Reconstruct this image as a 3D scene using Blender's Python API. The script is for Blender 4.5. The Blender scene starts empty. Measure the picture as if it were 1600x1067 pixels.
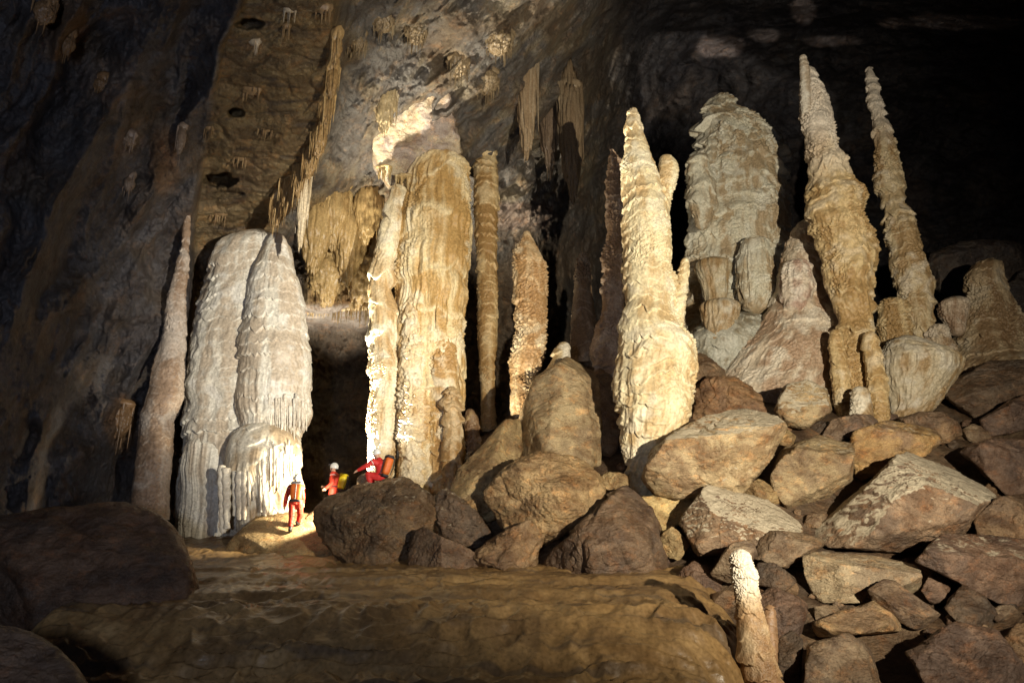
import bpy, bmesh, math, random
import numpy as np
from mathutils import Vector, Matrix
from mathutils.bvhtree import BVHTree

C = bpy.context.scene.collection
SC = bpy.context.scene
R = math.radians

# ------------------------------------------------------------------ camera, world, lamps, exposure
PITCH = R(16.7); CAMZ = 2.0; FX = 1066.7
cam_d = bpy.data.cameras.new('camera'); cam = bpy.data.objects.new('camera', cam_d); C.objects.link(cam)
cam_d.sensor_width = 36; cam_d.lens = 24; cam_d.clip_start = .1; cam_d.clip_end = 500
cam.location = (0, 0, CAMZ); cam.rotation_euler = (math.pi/2 + PITCH, 0, 0)
SC.camera = cam
w = bpy.data.worlds.new('World'); SC.world = w; w.use_nodes = True
bg = w.node_tree.nodes['Background']; bg.inputs['Color'].default_value = (.45, .55, 1, 1); bg.inputs['Strength'].default_value = .02
SC.view_settings.view_transform = 'Standard'; SC.view_settings.look = 'None'
SC.view_settings.exposure = 0; SC.view_settings.gamma = 1
SC.cycles.use_denoising = True; SC.cycles.denoiser = 'OPENIMAGEDENOISE'; SC.cycles.denoising_prefilter = 'ACCURATE'; SC.cycles.denoising_input_passes = 'RGB_ALBEDO_NORMAL'
SC.cycles.max_bounces = 5; SC.cycles.diffuse_bounces = 3
SC.cycles.sample_clamp_indirect = .6; SC.cycles.caustics_reflective = False; SC.cycles.caustics_refractive = False; SC.cycles.blur_glossy = 1

_sp, _cp = math.sin(PITCH), math.cos(PITCH)
def ray(px, py):
    xn = (np.asarray(px, float)-800)/FX; yn = (533.5-np.asarray(py, float))/FX
    return np.stack(np.broadcast_arrays(xn, _cp-yn*_sp, yn*_cp+_sp), -1)
def at(px, py, Y):
    d = ray(px, py)
    return np.array([0, 0, CAMZ]) + d*(np.asarray(Y, float)/d[..., 1])[..., None]

def lamp(name, kind, loc, power, color, radius=.12, target=None, size=90, blend=.5):
    d = bpy.data.lights.new(name, kind); o = bpy.data.objects.new(name, d); C.objects.link(o)
    o.location = loc; d.energy = power; d.color = color; d.shadow_soft_size = radius
    if kind == 'SPOT':
        d.spot_size = R(size); d.spot_blend = blend
    if target is not None:
        o.rotation_euler = (Vector(target)-Vector(loc)).to_track_quat('-Z', 'Y').to_euler()
    return o
# caver's floodlight standing right of the photographer, the lamp hidden behind the boulder, an added weak cool fill spot on the left
lamp('flood_lamp', 'SPOT', (8.0, .5, 4.4), 22500, (1, .88, .67), .10, at(1040, 465, 20), 88, .9)
lamp('flood_lamp', 'SPOT', (7.8, .7, 5.0), 20500, (1, .94, .82), .10, at(470, 500, 21.5), 29, .8)
lamp('hidden_lamp', 'SPOT', at(531, 774, 19.75), 1150, (1, .87, .62), .06, at(440, 790, 20.6), 104, .4)
lamp('column_lamp', 'SPOT', at(498, 790, 22.5), 24000, (1, .90, .70), .08, at(690, 470, 23.0), 66, .7)
lamp('roof_lamp', 'SPOT', at(556, 786, 19.8), 4800, (1, .90, .70), .08, at(632, 255, 22.2), 40, 1)
lamp('gap_lamp', 'SPOT', at(728, 746, 21.6), 1500, (1, .86, .62), .08, at(900, 430, 22.6), 66, .6)
lamp('shelf_lamp', 'SPOT', at(545, 770, 26.2), 4200, (1, .92, .78), .08, at(520, 495, 28), 46, .7)
lamp('fill_lamp', 'SPOT', (-2.0, -1.5, 2.4), 2700, (.74, .82, 1), .4, at(330, 330, 20), 100, .9)

# ------------------------------------------------------------------ numpy noise
_rs = np.random.RandomState(7)
_perm = np.concatenate([_rs.permutation(256)]*3)
_g = _rs.normal(size=(256, 3)); _g /= np.linalg.norm(_g, axis=1)[:, None]
_g = _g.astype(np.float32)
def perlin(p):
    p = np.asarray(p, np.float32); sh = p.shape[:-1]; p = p.reshape(-1, 3)
    i = np.floor(p).astype(np.int64); f = p-i; i &= 255
    u = f*f*f*(f*(f*6-15)+10); out = 0
    for dx in (0, 1):
        wx = u[:, 0] if dx else 1-u[:, 0]
        a = _perm[i[:, 0]+dx]
        for dy in (0, 1):
            wy = u[:, 1] if dy else 1-u[:, 1]
            b = _perm[a+i[:, 1]+dy]
            for dz in (0, 1):
                wz = u[:, 2] if dz else 1-u[:, 2]
                g = _g[_perm[b+i[:, 2]+dz]]
                out = out + wx*wy*wz*(g[:, 0]*(f[:, 0]-dx)+g[:, 1]*(f[:, 1]-dy)+g[:, 2]*(f[:, 2]-dz))
    return (out*1.5).reshape(sh)
def fbm(p, o=4, gain=.5):
    p = np.asarray(p, np.float32); s = 0; a = 1; t = 0
    for k in range(o):
        s = s+a*perlin(p*(2.03**k)+k*17.3); t += a; a *= gain
    return s/t
def ridged(p, o=3, gain=.5):
    p = np.asarray(p, np.float32); s = 0; a = 1; t = 0
    for k in range(o):
        s = s+a*(1-2*np.abs(perlin(p*(2.07**k)+k*11.9))); t += a; a *= gain
    return s/t
def sst(a, b, x):
    t = np.clip((x-a)/(b-a), 0, 1); return t*t*(3-2*t)
def hsh(k, s=0):
    return np.modf(np.abs(np.sin(k*12.9898+s*78.233)*43758.5453))[0]
def mix(a, b, t):
    t = np.asarray(t)[..., None]; return np.asarray(a)*(1-t)+np.asarray(b)*t

# ------------------------------------------------------------------ materials
MATS = {}
def rockmat(name, rough=.55, bscale=9, bstr=.5, bdist=.04, contrast=.35, spec=.4, dark=(.35, .27, .2), stretch=1.0, nscale=2.2):
    """mineral surface: pigment attribute, mottled by noise, fine bump"""
    if name in MATS: return MATS[name]
    m = bpy.data.materials.new(name); m.use_nodes = True; nt = m.node_tree; N = nt.nodes; L = nt.links
    b = N['Principled BSDF']
    tc = N.new('ShaderNodeTexCoord'); mp = N.new('ShaderNodeMapping'); mp.inputs['Scale'].default_value = (1, 1, stretch)
    L.new(tc.outputs['Object'], mp.inputs['Vector'])
    at_ = N.new('ShaderNodeAttribute'); at_.attribute_name = 'Col'
    n1 = N.new('ShaderNodeTexNoise'); n1.inputs['Scale'].default_value = nscale; n1.inputs['Detail'].default_value = 9; n1.inputs['Roughness'].default_value = .65
    L.new(mp.outputs[0], n1.inputs['Vector'])
    r1 = N.new('ShaderNodeMapRange'); r1.inputs['From Min'].default_value = .38; r1.inputs['From Max'].default_value = .66
    r1.inputs['To Max'].default_value = contrast
    L.new(n1.outputs[0], r1.inputs['Value'])
    mx = N.new('ShaderNodeMix'); mx.data_type = 'RGBA'; mx.blend_type = 'MULTIPLY'
    L.new(r1.outputs[0], mx.inputs['Factor']); L.new(at_.outputs['Color'], mx.inputs[6]); mx.inputs[7].default_value = (*dark, 1)
    n3 = N.new('ShaderNodeTexNoise'); n3.inputs['Scale'].default_value = 14; n3.inputs['Detail'].default_value = 6
    L.new(tc.outputs['Object'], n3.inputs['Vector'])
    r3 = N.new('ShaderNodeMapRange'); r3.inputs['From Min'].default_value = .3; r3.inputs['From Max'].default_value = .7
    r3.inputs['To Min'].default_value = .72; r3.inputs['To Max'].default_value = 1.22
    L.new(n3.outputs[0], r3.inputs['Value'])
    mx2 = N.new('ShaderNodeMix'); mx2.data_type = 'RGBA'; mx2.blend_type = 'MULTIPLY'; mx2.inputs['Factor'].default_value = 1
    L.new(mx.outputs[2], mx2.inputs[6]); L.new(r3.outputs[0], mx2.inputs[7])
    L.new(mx2.outputs[2], b.inputs['Base Color'])
    n2 = N.new('ShaderNodeTexNoise'); n2.inputs['Scale'].default_value = bscale; n2.inputs['Detail'].default_value = 8; n2.inputs['Roughness'].default_value = .62
    L.new(mp.outputs[0], n2.inputs['Vector'])
    bp = N.new('ShaderNodeBump'); bp.inputs['Strength'].default_value = bstr; bp.inputs['Distance'].default_value = bdist
    L.new(n2.outputs[0], bp.inputs['Height']); L.new(bp.outputs[0], b.inputs['Normal'])
    rr = N.new('ShaderNodeMapRange'); rr.inputs['To Min'].default_value = max(rough-.22, .12); rr.inputs['To Max'].default_value = min(rough+.2, 1)
    L.new(n3.outputs[0], rr.inputs['Value']); L.new(rr.outputs[0], b.inputs['Roughness'])
    b.inputs['Specular IOR Level'].default_value = spec
    MATS[name] = m; return m
def plainmat(name, col, rough=.7, bump=0.0, spec=.4, vary=.25):
    if name in MATS: return MATS[name]
    m = bpy.data.materials.new(name); m.use_nodes = True; nt = m.node_tree; N = nt.nodes; L = nt.links
    b = N['Principled BSDF']; b.inputs['Roughness'].default_value = rough; b.inputs['Specular IOR Level'].default_value = spec
    tc = N.new('ShaderNodeTexCoord'); n = N.new('ShaderNodeTexNoise'); n.inputs['Scale'].default_value = 14; n.inputs['Detail'].default_value = 5
    L.new(tc.outputs['Object'], n.inputs['Vector'])
    mx = N.new('ShaderNodeMix'); mx.data_type = 'RGBA'; mx.inputs[6].default_value = (*[c*(1-vary) for c in col], 1); mx.inputs[7].default_value = (*[min(1, c*(1+vary)) for c in col], 1)
    L.new(n.outputs[0], mx.inputs['Factor']); L.new(mx.outputs[2], b.inputs['Base Color'])
    if bump:
        bp = N.new('ShaderNodeBump'); bp.inputs['Strength'].default_value = bump; bp.inputs['Distance'].default_value = .02
        L.new(n.outputs[0], bp.inputs['Height']); L.new(bp.outputs[0], b.inputs['Normal'])
    MATS[name] = m; return m

def cragmat(name, rough=.5, spec=.4, b1=(2.6, .9, .16), b2=(16, .8, .03), crust=(.55, .48, .36), vary=.75, nscale=1.5, dark=(.40, .30, .23), mscale=(1, 1, 1), own=False):
    """broken rock: pigment attribute, blotches, thin pale calcite crust where the attribute's alpha allows, coarse and fine relief"""
    m = bpy.data.materials.new(name); m.use_nodes = True; nt = m.node_tree; N = nt.nodes; L = nt.links; b = N['Principled BSDF']
    tc0 = N.new('ShaderNodeTexCoord'); mp = N.new('ShaderNodeMapping'); mp.inputs['Scale'].default_value = mscale; L.new(tc0.outputs['Object'], mp.inputs['Vector']); tc = mp.outputs[0]
    if own:
        oi = N.new('ShaderNodeObjectInfo'); cx_ = N.new('ShaderNodeCombineXYZ'); L.new(tc0.outputs['Object'], mp.inputs['Vector'])
        for k_, f_ in enumerate((31.7, 57.3, 91.1)):
            q_ = N.new('ShaderNodeMath'); q_.operation = 'MULTIPLY'; L.new(oi.outputs['Random'], q_.inputs[0]); q_.inputs[1].default_value = f_; L.new(q_.outputs[0], cx_.inputs[k_])
        L.new(cx_.outputs[0], mp.inputs['Rotation']); L.new(cx_.outputs[0], mp.inputs['Location'])
    def noise(sc, det=8, ro=.6, typ='FBM', dist=0):
        n = N.new('ShaderNodeTexNoise'); n.noise_type = typ; n.inputs['Scale'].default_value = sc; n.inputs['Detail'].default_value = det; n.inputs['Roughness'].default_value = ro; n.inputs['Distortion'].default_value = dist
        L.new(tc, n.inputs['Vector']); return n.outputs[0]
    def rng(v, a, b_, lo=0, hi=1):
        r = N.new('ShaderNodeMapRange'); r.inputs['From Min'].default_value = a; r.inputs['From Max'].default_value = b_; r.inputs['To Min'].default_value = lo; r.inputs['To Max'].default_value = hi; L.new(v, r.inputs['Value']); return r.outputs[0]
    def mul(f, a, b_, mode='MULTIPLY'):
        x = N.new('ShaderNodeMix'); x.data_type = 'RGBA'; x.blend_type = mode
        for sock, v in ((x.inputs['Factor'], f), (x.inputs[6], a), (x.inputs[7], b_)):
            if isinstance(v, (float, int)): sock.default_value = v
            elif isinstance(v, tuple): sock.default_value = (*v, 1)
            else: L.new(v, sock)
        return x.outputs[2]
    at_ = N.new('ShaderNodeAttribute'); at_.attribute_name = 'Col'
    c = mul(rng(noise(nscale, 10, .68, dist=.6), .42, .60, 0, vary), at_.outputs['Color'], dark)
    c = mul(rng(noise(nscale*2.3, 10, .7, dist=.4), .52, .66, 0, .6), c, (1.9, 1.45, 1.05))
    c = mul(rng(noise(nscale*3.1, 12, .75, dist=.8), .55, .63, 0, .7), c, (.42, .33, .28))
    c = mul(1.0, c, rng(noise(30, 6, .7), .3, .7, .62, 1.35))
    k = N.new('ShaderNodeMath'); k.operation = 'ADD'; L.new(noise(4.2, 12, .72, dist=.5), k.inputs[0]); L.new(at_.outputs['Alpha'], k.inputs[1])
    c = mul(rng(k.outputs[0], .98, 1.10, 0, .92), c, crust, 'MIX')
    L.new(c, b.inputs['Base Color'])
    rel = noise(b1[0], 10, .62, dist=.5); fine = noise(b2[0], 8, .7)
    p1 = N.new('ShaderNodeBump'); p1.inputs['Strength'].default_value = b1[1]; p1.inputs['Distance'].default_value = b1[2]; L.new(rel, p1.inputs['Height'])
    p2 = N.new('ShaderNodeBump'); p2.inputs['Strength'].default_value = b2[1]; p2.inputs['Distance'].default_value = b2[2]; L.new(fine, p2.inputs['Height']); L.new(p1.outputs[0], p2.inputs['Normal'])
    L.new(p2.outputs[0], b.inputs['Normal'])
    L.new(rng(noise(9, 6, .7), .3, .7, max(.1, rough-.2), min(1, rough+.22)), b.inputs['Roughness']); b.inputs['Specular IOR Level'].default_value = spec
    MATS[name] = m; return m
FLOW = rockmat('flowstone', .5, 16, .45, .03, .28, .4, (.62, .48, .32), .45)
SMOOTH = rockmat('smooth_flowstone', .48, 26, .22, .02, .22, .42, (.66, .56, .44), .3)
FLUTE = rockmat('fluted_calcite', .42, 14, .4, .03, .3, .45, (.6, .42, .24), .25)
ROCK = cragmat('boulder_rock', .48, .45, (2.4, 1, .2), (15, .9, .035), mscale=(.9, .9, 1.35), own=True)
GROUNDM = cragmat('rubble_ground', .55, .35, (2, 1, .2), (12, .8, .04))
WALL = cragmat('cave_rock', .62, .3, (1.5, 1, .4), (9, 1, .07), vary=.6, nscale=.9)
FLOOR = rockmat('wet_flowstone_floor', .36, 7, .4, .04, .5, .5, (.5, .38, .25), 1, 1.2)

# ------------------------------------------------------------------ mesh helpers
def tag(o, label=None, cat=None, group=None, kind=None):
    if label: o['label'] = label
    if cat: o['category'] = cat
    if group: o['group'] = group
    if kind: o['kind'] = kind
    return o
def make(name, V, F, col=None, mat=None, parent=None, origin=None, smooth=True, alpha=None):
    V = np.asarray(V, np.float32)
    if origin is None:
        origin = np.zeros(3)
    V = V-np.asarray(origin, np.float32)
    me = bpy.data.meshes.new(name); F = np.asarray(F, np.int32); n, k = F.shape
    me.vertices.add(len(V)); me.vertices.foreach_set('co', V.ravel())
    me.loops.add(n*k); me.loops.foreach_set('vertex_index', F.ravel())
    me.polygons.add(n); me.polygons.foreach_set('loop_start', np.arange(n, dtype=np.int32)*k)
    try: me.polygons.foreach_set('loop_total', np.full(n, k, np.int32))
    except Exception: pass
    me.update(calc_edges=True)
    me.polygons.foreach_set('use_smooth', np.full(n, smooth))
    if col is not None:
        a = me.color_attributes.new('Col', 'FLOAT_COLOR', 'POINT')
        c4 = np.ones((len(V), 4), np.float32); c4[:, :3] = np.clip(col, 0, 1); c4[:, 3] = 0 if alpha is None else np.clip(alpha, 0, 1); a.data.foreach_set('color', c4.ravel())
    if mat: me.materials.append(mat)
    o = bpy.data.objects.new(name, me); C.objects.link(o)
    if parent is not None:
        o.parent = parent; o.location = Vector(origin)-parent.location
    else:
        o.location = origin
    return o
def empty(name, loc):
    o = bpy.data.objects.new(name, None); C.objects.link(o); o.location = loc; o.empty_display_size = .2; return o
def grid_faces(nu, nv, wrap):
    i, j = np.meshgrid(np.arange(nv-1), np.arange(nu if wrap else nu-1), indexing='ij')
    j2 = (j+1) % nu
    return np.stack([i*nu+j, i*nu+j2, (i+1)*nu+j2, (i+1)*nu+j], -1).reshape(-1, 4)

BASES = []      # where things meet the ground
WORLD_OF = {}
# ------------------------------------------------------------------ speleothems
WHITE = (.72, .68, .58); CREAM = (.74, .62, .38); TAN = (.60, .44, .22); OCHRE = (.42, .25, .09)
BROWN = (.25, .15, .075); GREY = (.34, .32, .28); PINK = (.50, .38, .36); UMBER = (.15, .10, .065)
def formation(name, rows, Y, cols=(CREAM, TAN, WHITE), lump=.12, shelf=(.5, .07), flute=(9, .03), pop=(14, .012), depth=.9, cap='top',
              mat=None, parent=None, label=None, cat=None, group=None, seed=0, flat=0.0, tip=None, base=None, res=1.0, low=None, warpk=1.0, ground=True, fmask=0.0, shelfvar=.9):
    """dripstone body from its outline rows (pixel y, left x, right x), built round a vertical axis at distance Y"""
    rows = sorted(rows); py = np.array([r[0] for r in rows], float); xl = np.array([r[1] for r in rows], float); xr = np.array([r[2] for r in rows], float)
    wmax = (xr-xl).max(); H = py[-1]-py[0]
    nv = int(max(24, H*.85*res)); nu = int(max(28, wmax*2.3*res))
    q = np.linspace(py[0], py[-1], nv)
    def sm(a):
        v = np.interp(q, py, a); k = max(1, int(nv*.012))
        for _ in range(2):
            v = np.convolve(np.pad(v, k, mode='reflect', reflect_type='odd'), np.ones(2*k+1)/(2*k+1), 'valid')
        return v
    cl, cr = sm(xl), sm(xr)
    A = at(cl, q, Y); B = at(cr, q, Y); cen = (A+B)/2; rad = np.maximum((B-A)[:, 0]/2, .012)
    wob = rad*.10; cen = cen+np.stack([wob*perlin(np.stack([cen[:, 2]*1.1, 0*wob+seed*3.3, 0*wob+.5], -1)), wob*perlin(np.stack([cen[:, 2]*1.1, 0*wob+seed*3.3, 0*wob+9.5], -1)), 0*wob], -1)
    # rounded ends
    def capmul(r0, dz):
        t = np.clip(dz/max(r0*.9, .02), 0, 1); return np.sqrt(np.clip(1-(1-t)**2, 0, 1))
    z = cen[:, 2]; mul = np.ones(nv)
    if cap in ('top', 'both'): mul *= capmul(rad[:max(2, nv//40)].mean(), z[0]-z)
    if cap in ('bottom', 'both'): mul *= capmul(rad[-max(2, nv//40):].mean(), z-z[-1])
    th = np.linspace(0, 2*np.pi, nu, endpoint=False)
    ct, st = np.cos(th), np.sin(th)
    Z = np.repeat(z[:, None], nu, 1)
    ref = np.stack([rad[:, None]*ct, rad[:, None]*st*depth, Z], -1)+np.array([seed*3.7, seed*1.9, seed*.77])
    d = lump*fbm(ref*(.9/max(.45, rad.max()**.6)), 4)*min(1, rad.max()*1.5)
    d = d+lump*.45*fbm(ref*np.array([2.6, 2.6, 1.7])+5, 3)
    zone = sst(-.22, .22, perlin(ref*np.array([.5, .5, .38])+200))
    ps, as_ = shelf
    hf = np.linspace(0, 1, nv)[:, None]*np.ones((1, nu))
    if low: d = d+low[2]*ridged(ref*np.array([low[3], low[3], low[3]*.07])*.5+77, 2)*sst(low[0], low[1], hf+.12*perlin(ref*1.4+6))
    edge = 0
    if as_ > 0:
        n1 = fbm(ref*np.array([.8, .8, .5])/ps*.6+9, 3)*warpk
        sc = np.abs(perlin(ref*np.array([2.2, 2.2, .6])/max(ps, .25)*.8+31))
        ph = Z/ps+n1*1.3+sc*.55; k = np.floor(ph); fr = ph-k
        amp = as_*(1-shelfvar+shelfvar*2*hsh(k, seed+1))*(.25+1.3*sst(-.35, .35, perlin(ref*1.1/ps*.5+3)))*(.45+.9*zone)
        prof = (1-fr)**1.25*sst(0, .10, fr)
        d = d+amp*(prof-.35); edge = sst(.75, 1, 1-fr)*sst(0, .04, fr)
        ff, fa = flute
        fl = ridged(ref*np.array([ff, ff, ff*.06])*.5+2, 2)
        m = fmask+(1-fmask)*sst(-.15, .3, perlin(ref*np.array([.9, .9, .5])+40))
        d = d+fa*(fl-.1)*m*(.5+.5*sst(1, .3, fr))
    else:
        ff, fa = flute
        fl = ridged(ref*np.array([ff, ff, ff*.045])*.5+2, 2)
        d = d+fa*(fl-.1)
    pf, pa = pop
    if pa > 0:
        d = d+pa*(np.abs(perlin(ref*pf))*2.2-.5+.6*np.abs(perlin(ref*pf*2.1+7)))*(.2+1.3*sst(-.3, .3, perlin(ref*.8+60)))*(1.5-zone)
    lim = rad[:, None]*.45
    d = lim*np.tanh(d/lim)
    rr = (rad[:, None]+d)*mul[:, None]
    V = np.stack([cen[:, 0, None]+rr*ct, cen[:, 1, None]+rr*st*depth, Z+0*rr], -1)
    # pigment
    streak = fbm(ref*np.array([2.4, 2.4, .25])+13, 4); patch = fbm(ref*.8+21, 4)
    if ps > 0 and as_ > 0: streak = streak-.30*edge+.12
    c = mix(cols[0], np.array(cols[1])*np.array([.82, .76, .70]), sst(-.15, .30, streak+.5*patch))
    c = mix(c, cols[2], .75*sst(.02, .35, -patch+.4*perlin(ref*3+4))*np.ones_like(Z))
    hfrac = np.linspace(0, 1, nv)[:, None]*np.ones((1, nu))
    if tip is not None: c = mix(c, tip[0], 1-sst(tip[1]*.5, tip[1], hfrac+.06*patch))
    if base is not None: c = mix(c, base[0], sst(base[1], 1, hfrac+.1*patch))
    F = grid_faces(nu, nv, True)[:, ::-1]
    org = (cen[-1] if cap != 'bottom' else cen[0])
    o = make(name, V.reshape(-1, 3), F, c.reshape(-1, 3), mat or FLOW, parent, org)
    if label: tag(o, label, cat, group)
    if ground and cap != 'bottom' and parent is None: BASES.append((cen[-1][0], cen[-1][1], cen[-1][2]+.15))
    return o

# ------------------------------------------------------------------ boulders
_ico = {}
def ico(n):
    if n not in _ico:
        bm = bmesh.new(); bmesh.ops.create_icosphere(bm, subdivisions=n, radius=1)
        V = np.array([v.co for v in bm.verts]); F = np.array([[v.index for v in f.verts] for f in bm.faces]); bm.free()
        V /= np.linalg.norm(V, axis=1)[:, None]; _ico[n] = (V, F)
    return _ico[n]
def hull(pts):
    pts = sorted(map(tuple, pts))
    def half(ps):
        h = []
        for p in ps:
            while len(h) > 1 and (h[-1][0]-h[-2][0])*(p[1]-h[-2][1])-(h[-1][1]-h[-2][1])*(p[0]-h[-2][0]) <= 0: h.pop()
            h.append(p)
        return h[:-1]
    return half(pts)+half(pts[::-1])
TREES = {}
def boulder(label, poly, Y, facets=(), p=14, depth=.9, rough=.06, col=(BROWN, UMBER), crust=.35, crustcol=(.48, .40, .28), seed=0, name='boulder', cat='boulder',
            group=None, mat=None, kind=None, base=True, fine=1.0, lod=None, strata=0.0):
    rs = np.random.RandomState(seed*31+len(poly)*7+int(abs(poly[0][0])))
    hp = hull(poly); P = at([a for a, _ in hp], [b for _, b in hp], Y)
    c = P.mean(0)
    ext = P.max(0)-P.min(0); size = math.sqrt(max(ext[0], .1)*max(ext[2], .1))
    cpos = np.array([0, 0, CAMZ]); nrm = []; off = []
    for i in range(len(P)):
        n = np.cross(P[i]-cpos, P[(i+1) % len(P)]-cpos); n /= np.linalg.norm(n)
        h = n@(P[i]-c)
        if h < 0: n, h = -n, -h
        nrm.append(n); off.append(max(h, .04*size))
    dh = depth*size*.5
    fc = list(facets) or [((rs.uniform(-.5, .5), -.8, rs.uniform(.4, 1.0)), rs.uniform(.45, .75)), ((rs.uniform(-.7, .7), -1, rs.uniform(-.5, 0)), rs.uniform(.5, .8)),
                          ((rs.choice([-1, 1])*.8, -1, rs.uniform(-.2, .3)), .7)]
    fc += [((0, 1, .3), 1.0), ((.5, 1, -.2), 1.1), ((-.6, 1, 0), 1.1), ((0, -1, .1), 1.25)]
    for n, s in fc:
        n = np.array(n, float); n /= np.linalg.norm(n); nrm.append(n); off.append(dh*s)
    for _ in range(4):
        n = rs.normal(size=3); n /= np.linalg.norm(n); nrm.append(n); off.append(max(size*.62, dh*1.1))
    nrm = np.array(nrm); off = np.array(off)
    wpx = max(a for a, _ in hp)-min(a for a, _ in hp)
    D, F = ico(lod or (7 if wpx > 150 else 6 if wpx > 45 else 5))
    p = p*2.4
    t = np.clip(D@nrm.T, 0, None)/off
    r = (t**p).sum(1)**(-1/p)
    # chipped faces: break the roundness with extra cuts
    Q = D*r[:, None]; en, eo = [], []
    for _ in range(7 if p > 28 else 6):
        n = rs.normal(size=3)*np.array([1, .8, 1]); n[1] = -abs(n[1]); n /= np.linalg.norm(n)
        en.append(n); eo.append((Q@n).max()*(rs.uniform(.66, .90) if abs(n[1]) > .4 else rs.uniform(.88, .97)))
    t2 = np.clip(D@np.array(en).T, 0, None)/np.array(eo); p2 = max(p, 44)
    r = (r**-p2+(t2**p2).sum(1))**(-1/p2)
    X = D*r[:, None]+seed*5.3
    f = 1/size
    d = rough*size*(fbm(X*f*1.6, 3)*(.25 if p > 28 else .7)+.40*fbm(X*f*5+3, 4)+.40*ridged(X*f*3.3+13, 4))
    kq = 7.5 if p > 28 else 5.5; lv = kq*(fbm(X*f*np.array([1.5, 1.5, 2.6])+60, 4)+.5); fl_ = np.floor(lv); d = d+rough*size*(1.7 if p > 28 else .9)*((fl_+sst(.80, 1, lv-fl_))/kq-.5)
    cr = 1-np.abs(perlin(X*f*2.4+40))*9
    d = d-rough*size*.35*np.clip(cr, 0, 1)*sst(-.1, .3, perlin(X*f*1.3+77))
    d = d+fine*.018*(ridged(X*np.array([5, 5, 7.]), 3))+fine*.012*fbm(X*19, 3)
    if strata: d = d+strata*perlin(X*np.array([.6, .6, 7])+fbm(X, 2)[:, None])
    lim = .4*r
    r2 = r+lim*np.tanh(d/lim)
    V = D*r2[:, None]+c
    tri = V[F]; fn = np.cross(tri[:, 1]-tri[:, 0], tri[:, 2]-tri[:, 0])
    vn = np.zeros_like(V)
    for k in range(3): np.add.at(vn, F[:, k], fn)
    vn /= np.linalg.norm(vn, axis=1)[:, None]+1e-9
    pa = fbm(X*.9+5, 4); pb = fbm(X*2.6+9, 4)
    cc = mix(col[0], col[1], sst(-.2, .25, pa))
    cc = mix(cc, np.array(col[0])*1.25, .6*sst(.05, .3, pb))
    # pale calcite crust left by drips on upward faces
    al = crust*1.05*sst(.05, .75, vn[:, 2]+.5*pb)+.25*crust
    if crust < .08: al = al*0
    o = make(name, V, F, cc, mat or ROCK, None, c, alpha=al)
    if kind: tag(o, kind=kind)
    else: tag(o, label, cat, group)
    if base:
        zb = P[:, 2].min(); BASES.append((c[0], c[1], zb+.18*ext[2])); BASES.append((c[0], c[1]+dh, zb+.35*ext[2]))
    TREES[label or name] = (V, F)
    return o

# ------------------------------------------------------------------ cave shell
def spline(xs, ys, q):
    """smooth monotone-ish interpolation along the last axis"""
    xs = np.asarray(xs, float); ys = np.asarray(ys, float)
    k = np.clip(np.searchsorted(xs, q)-1, 0, len(xs)-2); t = (q-xs[k])/(xs[k+1]-xs[k]); h = xs[k+1]-xs[k]
    dl = np.diff(ys, axis=-1)/np.diff(xs)
    m = np.zeros_like(ys); m[..., 1:-1] = np.where(dl[..., 1:]*dl[..., :-1] > 0, 2*dl[..., 1:]*dl[..., :-1]/(dl[..., 1:]+dl[..., :-1]+1e-9), 0)
    m[..., 0] = dl[..., 0]; m[..., -1] = dl[..., -1]
    a, b = ys[..., k], ys[..., k+1]; t2, t3 = t*t, t*t*t
    return (2*t3-3*t2+1)*a+(t3-2*t2+t)*h*m[..., k]+(-2*t3+3*t2)*b+(t3-t2)*h*m[..., k+1]

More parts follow.
